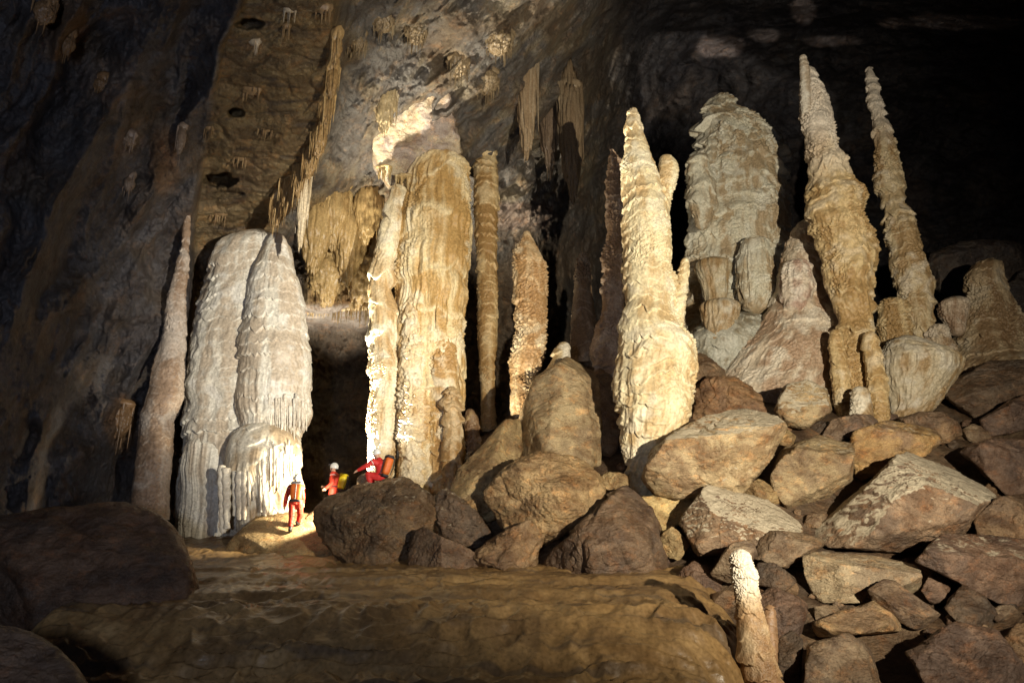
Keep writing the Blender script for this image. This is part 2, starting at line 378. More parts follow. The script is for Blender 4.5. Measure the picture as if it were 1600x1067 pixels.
GX = [-700, -150, 0, 150, 285, 310, 430, 505, 540, 600, 640, 720, 790, 860, 940, 1100, 1300, 1600, 2300]
GY = [-520, -150, 0, 120, 220, 300, 400, 480, 520, 620, 800, 960]
D = np.array([
 #-700 -150   0   150  285  310  430  505  540  600  640  720  790  860  940  1100 1300 1600 2300
 [ 5.5, 6.0, 6.2, 6.5, 6.8, 7.0, 7.0, 7.2, 8.5, 8.8, 9.0, 9.5, 10., 10., 10., 10., 10., 9.5, 8.0],
 [ 7.0, 9.5, 10., 10., 10., 10., 10.3,10.5,12.5,13., 13.5,14., 15., 15.5,16., 17., 17., 15., 11.],
 [ 7.5, 11.5,12.3,13., 13., 12.8,12.9,13.2,15.5,16.3,17., 17.5,18.5,20., 21., 23., 23., 20., 14.],
 [ 8.0, 12.3,13.6,15., 16., 15.4,15.4,15.7,18.4,19.6,20.4,21., 22.5,24.5,26., 28., 28., 25., 17.],
 [ 8.2, 12.6,14.3,16.2,18.6,18.0,18.0,18.3,20.5,22.0,23.0,23.6,25.5,28., 29.5,31., 31., 28., 19.],
 [ 8.3, 12.8,14.6,17., 20.5,20.6,20.8,21.2,23.0,25.0,25.8,26.8,28.5,31., 32., 33., 33., 30., 20.],
 [ 8.3, 12.8,14.7,18.8,22.6,23.4,24.6,25.0,25.6,26.8,28.5,29.8,31., 32.5,33.5,34., 33.5,30.5,20.],
 [ 8.3, 12.7,14.8,19.4,23.2,25.0,26.0,26.2,26.4,27.3,30.0,31.5,32.5,33., 34., 34., 33., 30., 20.],
 [ 8.3, 12.6,15.0,20.0,23.4,26.0,29.5,30.0,30.0,30.0,31.5,32., 33., 33., 34., 33.5,32., 29.5,20.],
 [ 8.3, 12.5,15.4,20.6,23.6,26.5,31.0,31.5,31.5,31.5,32., 32., 33., 33., 33.5,33., 31., 28.5,20.],
 [ 8.6, 13.5,17.0,21.6,24.5,26.5,31.0,31.5,31.5,31.5,32., 32., 32., 32., 32., 31., 29., 27., 20.],
 [ 8.6, 14.0,17.0,20.5,23.5,26.5,31.0,31.5,31.5,31.5,32., 32., 32., 32., 32., 31., 29., 27., 20.]])
nx, ny = 1000, 620
ux = np.concatenate([np.linspace(-700, -60, 90, endpoint=False), np.linspace(-60, 960, 740, endpoint=False), np.linspace(960, 1660, 210, endpoint=False), np.linspace(1660, 2300, 50)])
uy = np.concatenate([np.linspace(-520, -40, 60, endpoint=False), np.linspace(-40, 720, 460, endpoint=False), np.linspace(720, 960, 60)])
tmp = spline(GY, D.T, uy)          # cols x uy
PX, PY = np.meshgrid(ux, uy)
# the brown roof slab narrows towards the back: both of its edges slant
le = np.interp(uy, [-60, 0, 30, 70, 135, 250, 357, 420], [392, 381, 368, 347, 337, 318, 302, 300])
re_ = np.interp(uy, [-60, 0, 100, 200, 250, 300, 350, 420], [534, 531, 522, 505, 482, 452, 432, 425])
PW = np.stack([np.interp(ux, [-700, 0, a, b, 700, 2300], [-700, 0, 300, 522, 700, 2300]) for a, b in zip(le, re_)])
dep = np.stack([spline(GX, tmp[:, i], PW[i]) for i in range(len(uy))])        # uy x ux
q3 = np.stack([PX, PY, PX*0], -1)
S = at(PX, PY, dep)
left = 1-sst(292, 308, PW); slab = sst(292, 308, PW)*(1-sst(516, 530, PW))*(1-sst(380, 420, PY)); mid = sst(516, 530, PW)*(1-sst(900, 1000, PX))*(1-sst(330, 420, PY))
rest = np.clip(1-left-slab-mid, 0, 1)
dep = dep*(1+.34*sst(820, 1050, PX)*sst(-300, 60, PY))
S = at(PX, PY, dep)
# folds of the left wall run up to the right; the ribs of the middle roof too
def rot(a, sx, sy):
    c, s = math.cos(R(a)), math.sin(R(a)); return np.stack([(PX*c+PY*s)/sx, (-PX*s+PY*c)/sy, PX*0], -1)
warp = fbm(q3/190+4, 3)*.6
fold = ridged(rot(-58, 260, 62)+warp[..., None], 4); fold2 = fbm(rot(-58, 90, 24)+warp[..., None]+8, 4)
rib = ridged(rot(-52, 150, 24)+warp[..., None]*.8+3, 4)
rib2 = ridged(rot(-45, 120, 40)+9, 3)
sc = dep/20
wq = q3+np.stack([26*fbm(q3/110+3, 3), 26*fbm(q3/110+43, 3), 0*PX], -1)
def rotw(a, sx, sy):
    c, s = math.cos(R(a)), math.sin(R(a)); return np.stack([(wq[..., 0]*c+wq[..., 1]*s)/sx, (-wq[..., 0]*s+wq[..., 1]*c)/sy, PX*0], -1)
big = ridged(rotw(-66, 420, 120)+3, 2); scal = np.abs(perlin(rotw(-60, 75, 40)+5)); crk = np.clip(1-np.abs(perlin(rotw(-64, 170, 55)+21))*14, 0, 1)
dd = left*(1.7*(big-.2)+1.5*fbm(wq/170+2, 3)+.35*scal+.34*ridged(rotw(-50, 60, 28)+15, 3)*sst(-.2, .2, fbm(q3/90+33, 2))-.10*crk*sst(0, .3, fbm(q3/60+91, 2))+.16*fbm(q3/24, 4)+.10*ridged(q3/30+7, 3)) + slab*(.24*fbm(q3/np.array([60, 22, 1])+1, 4)+.55*fbm(q3/90+8, 3)+.12*np.clip(1-np.abs(perlin(wq/np.array([70, 30, 1.])+51))*8, 0, 1)*-1+.09*ridged(q3/np.array([50, 9, 1.]), 3))
rib = ridged(rotw(-52, 120, 30)+3, 4)*sst(-.35, .2, fbm(q3/70+61, 2))
dd = dd+mid*(.55*(rib-.2)*(1-sst(600, 700, PX))+.8*rib2*sst(560, 680, PX)+.9*fbm(q3/90+6, 4)) + rest*(1.0*fbm(S*.25, 4)+.35*ridged(S*.5+5, 4))
dd = dd+.10*fbm(q3/9, 4)+.05*ridged(S*2.4, 3)
# vertical drapery on the lit wall behind the white mass
drape = sst(470, 490, PX)*(1-sst(590, 610, PX))*sst(290, 340, PY)*(1-sst(470, 482, PY))
dd = dd+drape*.35*ridged(q3/np.array([16, 120, 1.])+3, 3)
# pockets in the brown roof
for cx, cy, a, b_, k in [(343, 281, 27, 11, 1.6), (368, 177, 15, 7, 1.2), (390, 38, 24, 9, 1.2), (355, 303, 26, 5, .4)]:
    e = ((PX-cx)/a)**2+((PY-cy)/b_)**2; dd = dd-k*(1-sst(.4, 1.2, e+1.0*fbm(q3/15+cx, 3)))
dep2 = dep-dd*sc
S = at(PX, PY, dep2)
# pigment of the rock
n1 = fbm(q3/110+1, 5); n2 = fbm(q3/38+11, 5); n3 = fbm(rotw(-58, 90, 34)+5, 4)
bluegrey = np.array([.125, .118, .125]); rust = np.array([.135, .105, .078]); dk = np.array([.075, .066, .066])
cl = mix(mix(bluegrey*1.0, rust, .85*sst(-.05, .35, n1+.4*n3)), dk, .7*sst(.02, .35, n2-.3*n1))
cl = mix(cl, (.21, .165, .13), .5*sst(.15, .5, n3+.4*n2))
for cx, cy, a, b_ in [(170, 130, 40, 50), (205, 225, 26, 22), (185, 30, 26, 20), (100, 45, 42, 60), (190, 660, 30, 45), (255, 250, 24, 60)]:
    e = ((PX-cx)/a)**2+((PY-cy)/b_)**2; cl = mix(cl, (.30, .24, .21) if cx in (170, 205, 185) else (.27, .165, .085), .6*(1-sst(.3, 1.3, e+.9*n2)))
cs = mix((.27, .20, .105), (.17, .125, .072), sst(-.2, .25, fbm(q3/np.array([70, 26, 1])+3, 5)))
cs = mix(cs, (.34, .25, .14), .6*sst(.1, .35, n2)); cs = mix(cs, (.11, .085, .065), .8*sst(.12, .34, fbm(q3/np.array([50, 14, 1])+31, 4)))
cm = mix((.155, .145, .135), (.235, .20, .145), sst(-.05, .4, rib-.25+.6*n1)); cm = mix(cm, (.155, .12, .085), .8*sst(.0, .3, n1)*sst(590, 680, PX)); cm = mix(cm, (.42, .36, .26), .7*sst(.25, .5, n3+.5*n2)*(1-sst(620, 680, PX)))
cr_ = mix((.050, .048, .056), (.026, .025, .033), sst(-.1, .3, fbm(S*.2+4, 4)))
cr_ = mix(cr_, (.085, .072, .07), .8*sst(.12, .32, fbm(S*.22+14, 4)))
cd = mix((.46, .34, .16), (.30, .20, .09), sst(-.2, .2, n2))
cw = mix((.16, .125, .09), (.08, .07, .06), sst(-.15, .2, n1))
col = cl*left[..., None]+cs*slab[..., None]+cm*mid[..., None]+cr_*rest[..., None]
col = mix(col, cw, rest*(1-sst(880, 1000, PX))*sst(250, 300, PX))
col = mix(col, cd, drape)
lip = sst(474, 482, PY+6*fbm(q3/20+3, 2))*(1-sst(500, 524, PY))*sst(455, 470, PX)*(1-sst(590, 605, PX)); col = mix(col, (.52, .45, .38), lip)  # pale band puts the lit underside of the overhang into the colour
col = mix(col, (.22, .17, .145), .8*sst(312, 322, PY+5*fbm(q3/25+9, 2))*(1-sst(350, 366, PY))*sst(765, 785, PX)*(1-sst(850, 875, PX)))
for cx, cy, a, b_ in [(1125, 74, 48, 22), (1195, 55, 30, 12), (1490, 35, 120, 14), (1255, 15, 20, 28), (1300, 65, 50, 10)]:
    e = ((PX-cx)/a)**2+((PY-cy)/b_)**2; col = mix(col, (.34, .30, .32), .9*(1-sst(.3, 1.1, e+1.1*n2)))
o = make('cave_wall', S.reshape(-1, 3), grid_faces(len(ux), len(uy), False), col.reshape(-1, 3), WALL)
tag(o, kind='structure')

# ------------------------------------------------------------------ roof and wall formations
RF = dict(ground=False)
def curtain(label, px, py, Y, w_, h_, n, seed, cols=(TAN, BROWN, CREAM), name='stalactite_cluster', cat='stalactites', group=None, mat=None, slope=0.0, thick=1.0, deep=.5, rooth=1.0, veil=0):
    """a tuft of small stalactites growing from one root: one mesh"""
    rs = np.random.RandomState(seed); Vs, Fs, Cs, k = [], [], [], 0
    s = Y/FX/.98; c0 = at(px, py, Y)
    for i in range(n):
        u = rs.uniform(-.5, .5); x = u*w_*s; y = rs.uniform(-.6, .6)*w_*s*deep; L = h_*s*rs.uniform(.3, 1)*(1-.5*abs(u)*2*rs.uniform(.4, 1)); r = max(.012, thick*s*w_*.5/max(3, n**.8)*rs.uniform(.5, 1.1))
        nv, nu = 12, 9; t = np.linspace(0, 1, nv); rad = r*(1-.88*t**1.2)*(1+.22*np.sin(t*rs.uniform(9, 16)+rs.uniform(0, 6))); th = np.linspace(0, 2*np.pi, nu, endpoint=False)
        wob = np.cumsum(rs.normal(size=(nv, 2))*.02*r, 0)
        top = c0+np.array([x, y, slope*x+.12+.3*r])
        V = np.stack([top[0]+wob[:, 0, None]+rad[:, None]*np.cos(th), top[1]+wob[:, 1, None]+rad[:, None]*np.sin(th), top[2]-t[:, None]*(L+.25)+0*th], -1)
        Vs.append(V.reshape(-1, 3)); Fs.append(grid_faces(nu, nv, True)+k); k += nv*nu
        q = rs.uniform(); Cs.append(np.repeat(mix(cols[0], cols[1], np.array([q])), nv*nu, 0)*rs.uniform(.75, 1.2))
    if veil:
        D_, F_ = ico(5); q_ = D_*np.array([w_*s*.42, w_*s*.42, h_*s*.5*veil]); fl_ = ridged(D_*np.array([4, 4, .5])+seed, 3)
        V = q_*(1+.30*fl_+.25*fbm(D_*np.array([2, 2, 5.])+seed, 3))[:, None]*np.stack([1-.35*(D_[:, 2]<0)*-D_[:, 2]]*2+[np.ones(len(D_))], -1)
        vl = make(name+'_veil', V+c0+np.array([0, 0, -h_*s*.36*veil]), F_, mix(cols[0], cols[1], np.clip(.5+.6*fl_, 0, 1)), mat or FLUTE, None, c0)
    # root crust joining them
    D_, F_ = ico(3)
    V = c0+np.array([0, 0, .16])+D_*np.array([w_*s*.55, w_*s*max(.35, deep*.7), (.14+.06*w_*s)*rooth])*(1+.35*fbm(D_*2.5+seed, 3))[:, None]+np.array([0, 0, 1])*(D_[:, :1]*w_*s*.55*slope)
    o = make(name, np.concatenate(Vs), np.concatenate(Fs), np.concatenate(Cs), mat or FLUTE, None, c0)
    me = o.data
    root = make(name+'_root', V, F_, mix(cols[0], cols[1], .5+.5*fbm(D_*3+seed, 3)), mat or FLUTE, None, c0)
    bm = bmesh.new(); bm.from_mesh(me); bm.from_mesh(root.data); bm.from_mesh(vl.data) if veil else None; bm.to_mesh(me); bm.free(); d = root.data; bpy.data.objects.remove(root); bpy.data.meshes.remove(d)
    me.polygons.foreach_set('use_smooth', np.full(len(me.polygons), True))
    if veil: d = vl.data; bpy.data.objects.remove(vl); bpy.data.meshes.remove(d)
    tag(o, label, cat, group); return o
def on_shell(px, py):
    j = int(np.clip(np.searchsorted(ux, px), 0, len(ux)-1)); i = int(np.clip(np.searchsorted(uy, py), 0, len(uy)-1)); return float(dep2[i, j])
k = 0
TUFTS = [  # px, py, width, length, count: tufts on the brown roof, then the fringe of its right edge, then the left wall
 (343, 338, 26, 20, 9, 'short tuft of stalactites low on the brown roof, just above the pale fluted mass'), (416, 205, 26, 16, 9, 'short tan tuft of stalactites in the middle of the brown roof'),
 (398, 72, 22, 20, 7, 'pale tuft of stalactites high on the brown roof left of a long tuft'), (452, 20, 24, 24, 8, 'whitish tuft of stalactites at the top of the brown roof'),
 (447, 46, 18, 30, 7, 'long brown tuft of stalactites just under the whitish one'), (505, 20, 30, 18, 9, 'dark row of stalactites in the top right corner of the brown roof'),
 (392, 146, 34, 14, 6, 'pale crusted tuft above a small black pocket of the brown roof'), (375, 250, 22, 16, 7, 'dim tuft of stalactites beside the large black pocket of the brown roof'),
 (327, 205, 18, 18, 7, 'dark tuft of stalactites at the left edge of the brown roof')]
for px, py, w_, h_, n, lab in TUFTS:
    k += 1; curtain(lab, px, py, on_shell(px, py)-.12, w_, h_, n, k, ((.34, .24, .13), (.20, .13, .07), CREAM) if k != 4 and k != 3 else ((.55, .48, .38), (.36, .28, .18), CREAM), group='small stalactite tufts on the roof')
FR = [(526, 70, 16, 55, 'uppermost bundle of the stalactite fringe along the right edge of the brown roof'), (520, 118, 16, 60, 'second bundle from the top in the fringe along the brown roof'),
      (512, 160, 18, 62, 'tan bundle in the middle of the fringe along the brown roof'), (500, 208, 20, 60, 'broad ochre bundle of stalactites where the roof edge bends left'),
      (486, 236, 20, 66, 'ochre bundle of stalactites over the white hanging drapery'), (470, 258, 18, 74, 'long bundle of stalactites left of the white hanging drapery'),
      (452, 288, 18, 70, 'brown bundle of stalactites above the right shoulder of the pale mass'), (436, 318, 18, 52, 'lowest bundle of the roof fringe, touching the top of the pale mass')]
for px, py, w_, h_, lab in FR:
    k += 1; Yf = np.interp(py, [70, 118, 160, 208, 236, 258, 288, 318], [14.4, 15.5, 16.7, 17.8, 18.6, 19.3, 20.2, 20.9])
    curtain(lab, px, py-6, Yf+.1, w_*1.35, h_*1.35, 26, k, ((.58, .42, .21), (.30, .19, .08), CREAM), 'stalactite_fringe', 'stalactites', 'stalactite fringe of the brown roof', slope=.75, thick=2.6, deep=.9, rooth=1.6, veil=.75)
LW = [(72, 10, 36, 62, 16, 'rust brown curtain of stalactites in the top left corner'), (108, 62, 24, 48, 12, 'second rust curtain of stalactites, hanging lower and to the right in the top left corner'),
      (200, 218, 26, 20, 10, 'pink grey fringe of stalactites on a bulge of the left wall'), (203, 282, 18, 34, 9, 'brown fringe of thin stalactites under the pink grey bulge of the left wall'),
      (160, 130, 30, 30, 10, 'pale fringe under the grey bulge below the rust curtains'), (285, 205, 16, 70, 7, 'tan drapery hanging along the crack of the left wall'),
      (190, 640, 34, 70, 14, 'rusty orange curtain of stalactites low on the left wall beside the slim column')]
for px, py, w_, h_, n, lab in LW:
    k += 1; curtain(lab, px, py, on_shell(px, py)-.15, w_, h_, n, k, ((.36, .22, .11), (.20, .12, .06), CREAM) if 'rust' in lab else ((.34, .27, .23), (.2, .15, .11), CREAM), 'stalactite_curtain', 'stalactites', 'stalactites of the left wall', thick=1.6, veil=.7)
for i in range(11):
    px = 482+i*9; k += 1
    curtain('row of pale stalactites along the bright lip of the shelf behind the white mass', px, 486, 27.0, 13, 10 if i < 4 else 26, 6, k, (CREAM, TAN, WHITE), 'stalactite_cluster', 'stalactites', 'stalactites of the bright shelf lip')
curtain('pale fluted drapery hanging left of the bright roof block', 604, 132, 20.2, 40, 108, 22, 601, ((.62, .54, .38), (.46, .36, .20), WHITE), 'hanging_drapery', 'drapery', thick=3.0, deep=.5, rooth=1.4, veil=1.0)
curtain('long white drapery hanging against the top right of the pale mass', 481, 250, 19.6, 22, 185, 20, 77, ((.74, .68, .56), (.58, .47, .30), WHITE), 'hanging_drapery', 'drapery', thick=3.0, deep=.6, rooth=2, veil=.95)
curtain('dim fluted pendant hanging from the dark roof right of the slim column', 822, 60, 23.6, 42, 262, 26, 602, ((.44, .38, .28), (.28, .20, .12), WHITE), 'hanging_column', 'pendant', thick=3.4, deep=.5, rooth=2, veil=1.0)
curtain('brown fluted pendant, farther right of the two on the dark roof', 890, 140, 26, 44, 235, 26, 603, ((.34, .27, .18), (.20, .145, .09), WHITE), 'hanging_column', 'pendant', thick=3.4, deep=.5, rooth=2, veil=1.0)
curtain('dark brown curtain between the two pendants of the dark roof', 857, 130, 27, 40, 215, 26, 604, ((.24, .18, .12), (.15, .11, .08), WHITE), 'hanging_curtain', 'drapery', thick=3.0, deep=.5, rooth=2, veil=.9)
boulder('bright roof block lit from below with lilac patches, above the broad column', [(572, 214), (592, 180), (616, 112), (652, 96), (690, 130), (706, 200), (722, 240), (690, 262), (652, 284), (612, 290), (588, 264)], 22.9,
        [((.10, -.72, -.55), .46), ((-.55, -.8, -.1), .62)], 26, 1.5, .06, ((.58, .50, .36), (.47, .40, .36)), 0, (.33, .28, .33), 11, 'roof_block', 'rock block', base=False, strata=.03, fine=2.4)
for i, (px, py, Y_, w_, h_, lab) in enumerate([(498, 318, 22.4, 30, 120, 'golden drapery on the lit wall just right of the pale mass'), (524, 300, 23.2, 30, 100, 'golden drapery on the lit wall, second to the right of the pale mass'), (550, 322, 24.2, 34, 130, 'broad golden drapery in the middle of the lit wall left of the columns'),
        (576, 292, 23.6, 28, 96, 'golden drapery on the lit wall touching the narrow knobbly column'), (512, 410, 25.4, 40, 70, 'low golden drapery over the bright lip behind the pale mass'), (560, 420, 25.8, 40, 62, 'low golden drapery over the bright lip beside the narrow column')]):
    curtain(lab, px, py, on_shell(px, py)+.42, w_*1.75, h_*1.15, 22, 620+i, ((.56, .42, .20), (.36, .25, .11), WHITE), 'hanging_drapery', 'drapery', 'golden draperies of the lit wall', thick=2.6, deep=.4, rooth=1.6, veil=1.0)
for i, (px, py, w_, h_, lab) in enumerate([(556, 60, 26, 40, 'ragged stalactites on the roof just right of the brown slab'), (598, 28, 30, 44, 'ragged pale stalactites at the top edge of the roof over the broad column'), (650, 44, 28, 50, 'ragged brown stalactites of the roof above the bright block'), (716, 90, 30, 60, 'brown drapery of the roof above the slim column'), (760, 120, 30, 54, 'drapery of the roof meeting the top of the slim column'), (780, 60, 34, 50, 'dim drapery of the roof above and right of the slim column')]):
    curtain(lab, px, py, on_shell(px, py)+.28, w_*1.5, h_*1.2, 22, 640+i, ((.34, .27, .17), (.20, .15, .09), WHITE), 'stalactite_curtain', 'stalactites', 'ragged stalactites of the middle roof', thick=2.0, deep=.5, rooth=1.6, veil=.6)
for i, (px, py, w_, h_, n) in enumerate([(600, 272, 26, 20, 10), (632, 286, 28, 16, 10)]):
    curtain(['tuft under the left corner of the bright roof block', 'tuft under the lowest edge of the bright roof block', 'tuft over the top of the broad column under the roof block', 'tuft under the right slope of the bright roof block', 'tiny tuft on the pointed right corner of the bright roof block'][i], px, py-4, 22.5, w_, h_, n, 300+i, ((.62, .50, .28), (.46, .33, .15), CREAM), group='tufts under the bright roof block', thick=1.6, deep=.4, rooth=.5)
# ------------------------------------------------------------------ standing formations, left to right
formation('stalagmite', [(330, 291, 297), (360, 287, 297), (400, 279, 295), (450, 267, 292), (520, 254, 289), (580, 240, 286), (625, 229, 281), (645, 223, 272), (652, 221, 268), (700, 216, 269), (760, 210, 263), (812, 206, 262)], 20.2,
          ((.46, .38, .31), (.36, .27, .20), (.52, .46, .40)), .10, (.30, .025), (8, .02), (16, .012), label='slim dim stalagmite leaning on the left wall beside the pale mass', cat='stalagmite', seed=8)
# pale mass: two lobes, a lower bulge, its draperies
mass = empty('flowstone_mass', at(380, 830, 22.2)); tag(mass, 'huge pale flowstone mass of two fluted lobes behind the walking caver', 'flowstone mass')
MC = ((.76, .72, .62), (.70, .64, .54), (.80, .77, .70))
formation('back_lobe', [(358, 385, 425), (368, 362, 440), (385, 343, 450), (420, 325, 456), (470, 311, 462), (540, 302, 466), (620, 294, 466), (700, 287, 462), (780, 282, 445), (830, 283, 425), (872, 287, 400)], 22.6, MC, .16, (.42, .042), (11, .028), (15, .003), warpk=.45, parent=mass, mat=SMOOTH, seed=9, depth=.75, res=1.3, low=(.55, .8, .06, 9))
formation('front_lobe', [(364, 424, 440), (376, 418, 447), (395, 406, 452), (420, 397, 460), (450, 390, 469), (500, 382, 477), (550, 376, 484), (600, 372, 487), (640, 371, 484), (665, 375, 476), (690, 385, 462)], 21.6, MC, .12, (.46, .052), (11, .030), (15, .003), warpk=.45, parent=mass, mat=SMOOTH, seed=10, depth=.8, res=1.4, low=(.62, .85, .05, 10))
formation('lower_bulge', [(656, 392, 440), (664, 374, 458), (685, 362, 467), (712, 355, 470), (738, 354, 469), (765, 362, 468), (800, 372, 462), (830, 376, 455)], 21.2, ((.68, .62, .50), (.60, .50, .36), (.74, .70, .60)), .09, (.7, .02), (9, .05), (15, .005), parent=mass, mat=SMOOTH, seed=11, depth=.72, fmask=.2, res=1.5, low=(.3, .6, .10, 9))
def drips(name, spec, Y, cols, parent, seed, nu=14, surf=None, tipw=.8):
    rs = np.random.RandomState(seed); Vs, Fs, Cs, k = [], [], [], 0
    for px, y0, y1, w_ in spec:
        n = max(10, int((y1-y0)*.6)); t = np.linspace(0, 1, n); q = y0+(y1-y0)*t; s = Y/FX
        yy = Y+rs.uniform(-.05, .05)
        if surf:
            cxp, hw, Yc, dp = surf; rr_ = hw*Yc/FX; yy = Yc-dp*math.sqrt(max(.05, 1-min(.98, ((px-cxp)/hw)**2)))*rr_+rs.uniform(-.03, .04)
        c = at(px+np.cumsum(rs.normal(size=n))*.12, q, yy); r = w_*.5*s*(1-tipw*t**2.2)*(1+.14*np.sin(q*.35+px)); th = np.linspace(0, 2*np.pi, nu, endpoint=False)
        rr = r[:, None]*(1+.16*np.sin(th*3+px)[None, :]); rr[0] *= .2
        V = np.stack([c[:, 0, None]+rr*np.cos(th), c[:, 1, None]+rr*np.sin(th), c[:, 2, None]+0*rr], -1); rr[-1] *= .2
        Vs.append(V.reshape(-1, 3)); Fs.append(grid_faces(nu, n, True)[:, ::-1]+k); k += n*nu
        Cs.append(np.repeat(mix(cols[0], cols[1], np.array([rs.uniform()])), n*nu, 0)*rs.uniform(.85, 1.1))
    return make(name, np.concatenate(Vs), np.concatenate(Fs), np.concatenate(Cs), FLUTE, parent, at(spec[0][0], spec[0][1], Y))
rs = np.random.RandomState(5)
drips('drip_fringe', [(x, 622+rs.uniform(-10, 14), 676+rs.uniform(-9, 12)-(8 if x > 462 else 0), rs.uniform(2.6, 5.0)) for x in np.arange(374, 480, 2.6)], 20, MC, mass, 1, surf=(428, 54, 21.62, .80))
drips('drapery', [(x, 700+rs.uniform(-14, 14), 742+rs.uniform(-14, 46)*(1 if x < 440 else .5), rs.uniform(3, 7)) for x in np.arange(358, 466, 3.6)], 20, MC, mass, 2, surf=(412, 57, 21.22, .72))
formation('drapery', [(676, 300, 352), (690, 293, 360), (720, 288, 364), (780, 284, 362), (840, 284, 352), (870, 300, 330)], 21.7, MC, .10, (1, 0), (9, .10), (15, .01), parent=mass, mat=SMOOTH, seed=61, depth=.6, res=1.5)
drips('drapery', [(413, 742, 806, 9), (407, 745, 800, 6), (381, 736, 812, 13), (374, 735, 812, 10), (367, 735, 806, 8), (354, 730, 826, 12), (347, 726, 832, 12), (389, 735, 790, 7), (397, 740, 782, 6)], 20.45, MC, mass, 4, tipw=.35)

# broad column and its neighbour
colm = empty('broad_column', at(670, 770, 23)); tag(colm, 'broad golden fluted column reaching the roof behind the crouching caver', 'column')
formation('shaft', [(236, 676, 716), (244, 662, 722), (254, 650, 727), (268, 640, 730), (285, 634, 731), (310, 630, 732), (345, 624, 733), (400, 619, 732), (440, 618, 730), (470, 624, 727), (490, 622, 723), (550, 619, 723), (600, 621, 723), (650, 620, 722), (700, 622, 721), (770, 624, 716), (800, 622, 716)], 23.2,
          ((.78, .64, .38), (.64, .45, .19), (.84, .75, .54)), .20, (1.7, .10), (8, .125), (9, .026), parent=colm, seed=12, fmask=.85, res=1.35, depth=.9, shelfvar=.7)
formation('rib', [(455, 640, 656), (480, 632, 662), (540, 626, 664), (600, 622, 668), (680, 622, 668), (760, 626, 662), (800, 626, 662)], 22.4, ((.74, .60, .38), (.58, .40, .18), (.80, .72, .54)), .16, (.5, .10), (9, .06), (8, .06), parent=colm, seed=13, res=1.2)
formation('rib', [(478, 682, 688), (505, 674, 696), (540, 672, 710), (590, 670, 718), (660, 668, 718), (740, 668, 716), (800, 668, 716)], 22.6, ((.74, .59, .34), (.58, .39, .17), (.80, .72, .54)), .16, (.7, .10), (9, .05), (8, .05), parent=colm, seed=14, res=1.2)
formation('side_stalagmite', [(603, 698, 712), (614, 693, 718), (640, 690, 722), (665, 694, 722), (700, 690, 722), (740, 692, 718), (800, 690, 716)], 22.0, ((.56, .42, .24), (.40, .26, .11), (.70, .60, .42)), .10, (.45, .10), (8, .03), (9, .04), parent=colm, seed=15, res=1.4)
drips('drip_fringe', [(x, 395+rs.uniform(-8, 6), 455+rs.uniform(-30, 70), rs.uniform(2.4, 5)) for x in np.arange(622, 704, 3.2)], 21.95, ((.72, .58, .32), (.60, .42, .18)), colm, 6, surf=(674, 56, 23.22, .9))
BASES.append((*at(670, 775, 23.2)[:2], at(670, 775, 23.2)[2]))
formation('column', [(290, 610, 632), (310, 606, 632), (340, 600, 630), (380, 589, 624), (410, 584, 619), (430, 578, 616), (450, 577, 613), (500, 579, 622), (530, 577, 621), (560, 577, 621), (610, 580, 620), (640, 574, 620), (665, 573, 620), (700, 577, 618), (735, 578, 612), (770, 576, 612)], 22.6,
          ((.78, .68, .46), (.64, .48, .26), (.84, .78, .62)), .14, (1.1, .11), (9, .085), (11, .022), label='narrow knobbly column left of the broad golden column', cat='column', seed=16, res=1.4, fmask=.6)
formation('column', [(95, 752, 776), (140, 750, 776), (168, 751, 777), (185, 750, 776), (200, 753, 773), (230, 748, 775), (260, 741, 778), (320, 741, 779), (350, 742, 777), (400, 745, 776), (450, 746, 777), (500, 746, 778), (560, 748, 777), (590, 750, 774), (640, 752, 774), (672, 750, 776)], 25,
          ((.56, .42, .22), (.42, .28, .12), (.62, .50, .30)), .06, (.42, .05), (9, .02), (15, .02), label='very slim straight column right of the broad golden column', cat='column', seed=17, res=1.3)
formation('stalagmite', [(361, 820, 826), (370, 818, 829), (376, 815, 833), (388, 807, 842), (402, 803, 848), (420, 803, 851), (450, 803, 854), (480, 806, 854), (520, 807, 852), (532, 804, 853), (550, 800, 850), (570, 795, 844), (590, 797, 836), (615, 799, 834), (650, 799, 830)], 23.4,
          ((.66, .50, .30), (.54, .36, .18), (.74, .63, .44)), .10, (.8, .09), (9, .04), (9, .045), label='bullet shaped tan stalagmite with a pointed tip between the slim column and the slab', cat='stalagmite', seed=18, res=1.4)
formation('stalagmite', [(394, 909, 915), (405, 902, 919), (450, 898, 923), (480, 895, 925), (520, 892, 935), (570, 890, 945)], 27.5, ((.44, .34, .24), (.32, .23, .15), (.50, .40, .29)), .12, (.6, .07), (8, .05), (9, .05), label='short shadowed brown stalagmite behind the big slab', cat='stalagmite', seed=19, res=1.4)
formation('stalagmite', [(232, 953, 957), (250, 950, 969), (300, 947, 971), (345, 948, 972), (365, 951, 970), (400, 942, 970), (440, 942, 975), (490, 940, 975), (520, 930, 970), (550, 922, 975), (600, 932, 980), (640, 935, 980)], 22.0, ((.58, .45, .34), (.44, .33, .24), (.66, .54, .42)), .12, (.35, .10), (7, .05), (9, .06), label='dark knobbly stalagmite in the shade of the bright cream one', cat='stalagmite', seed=20, res=1.4)
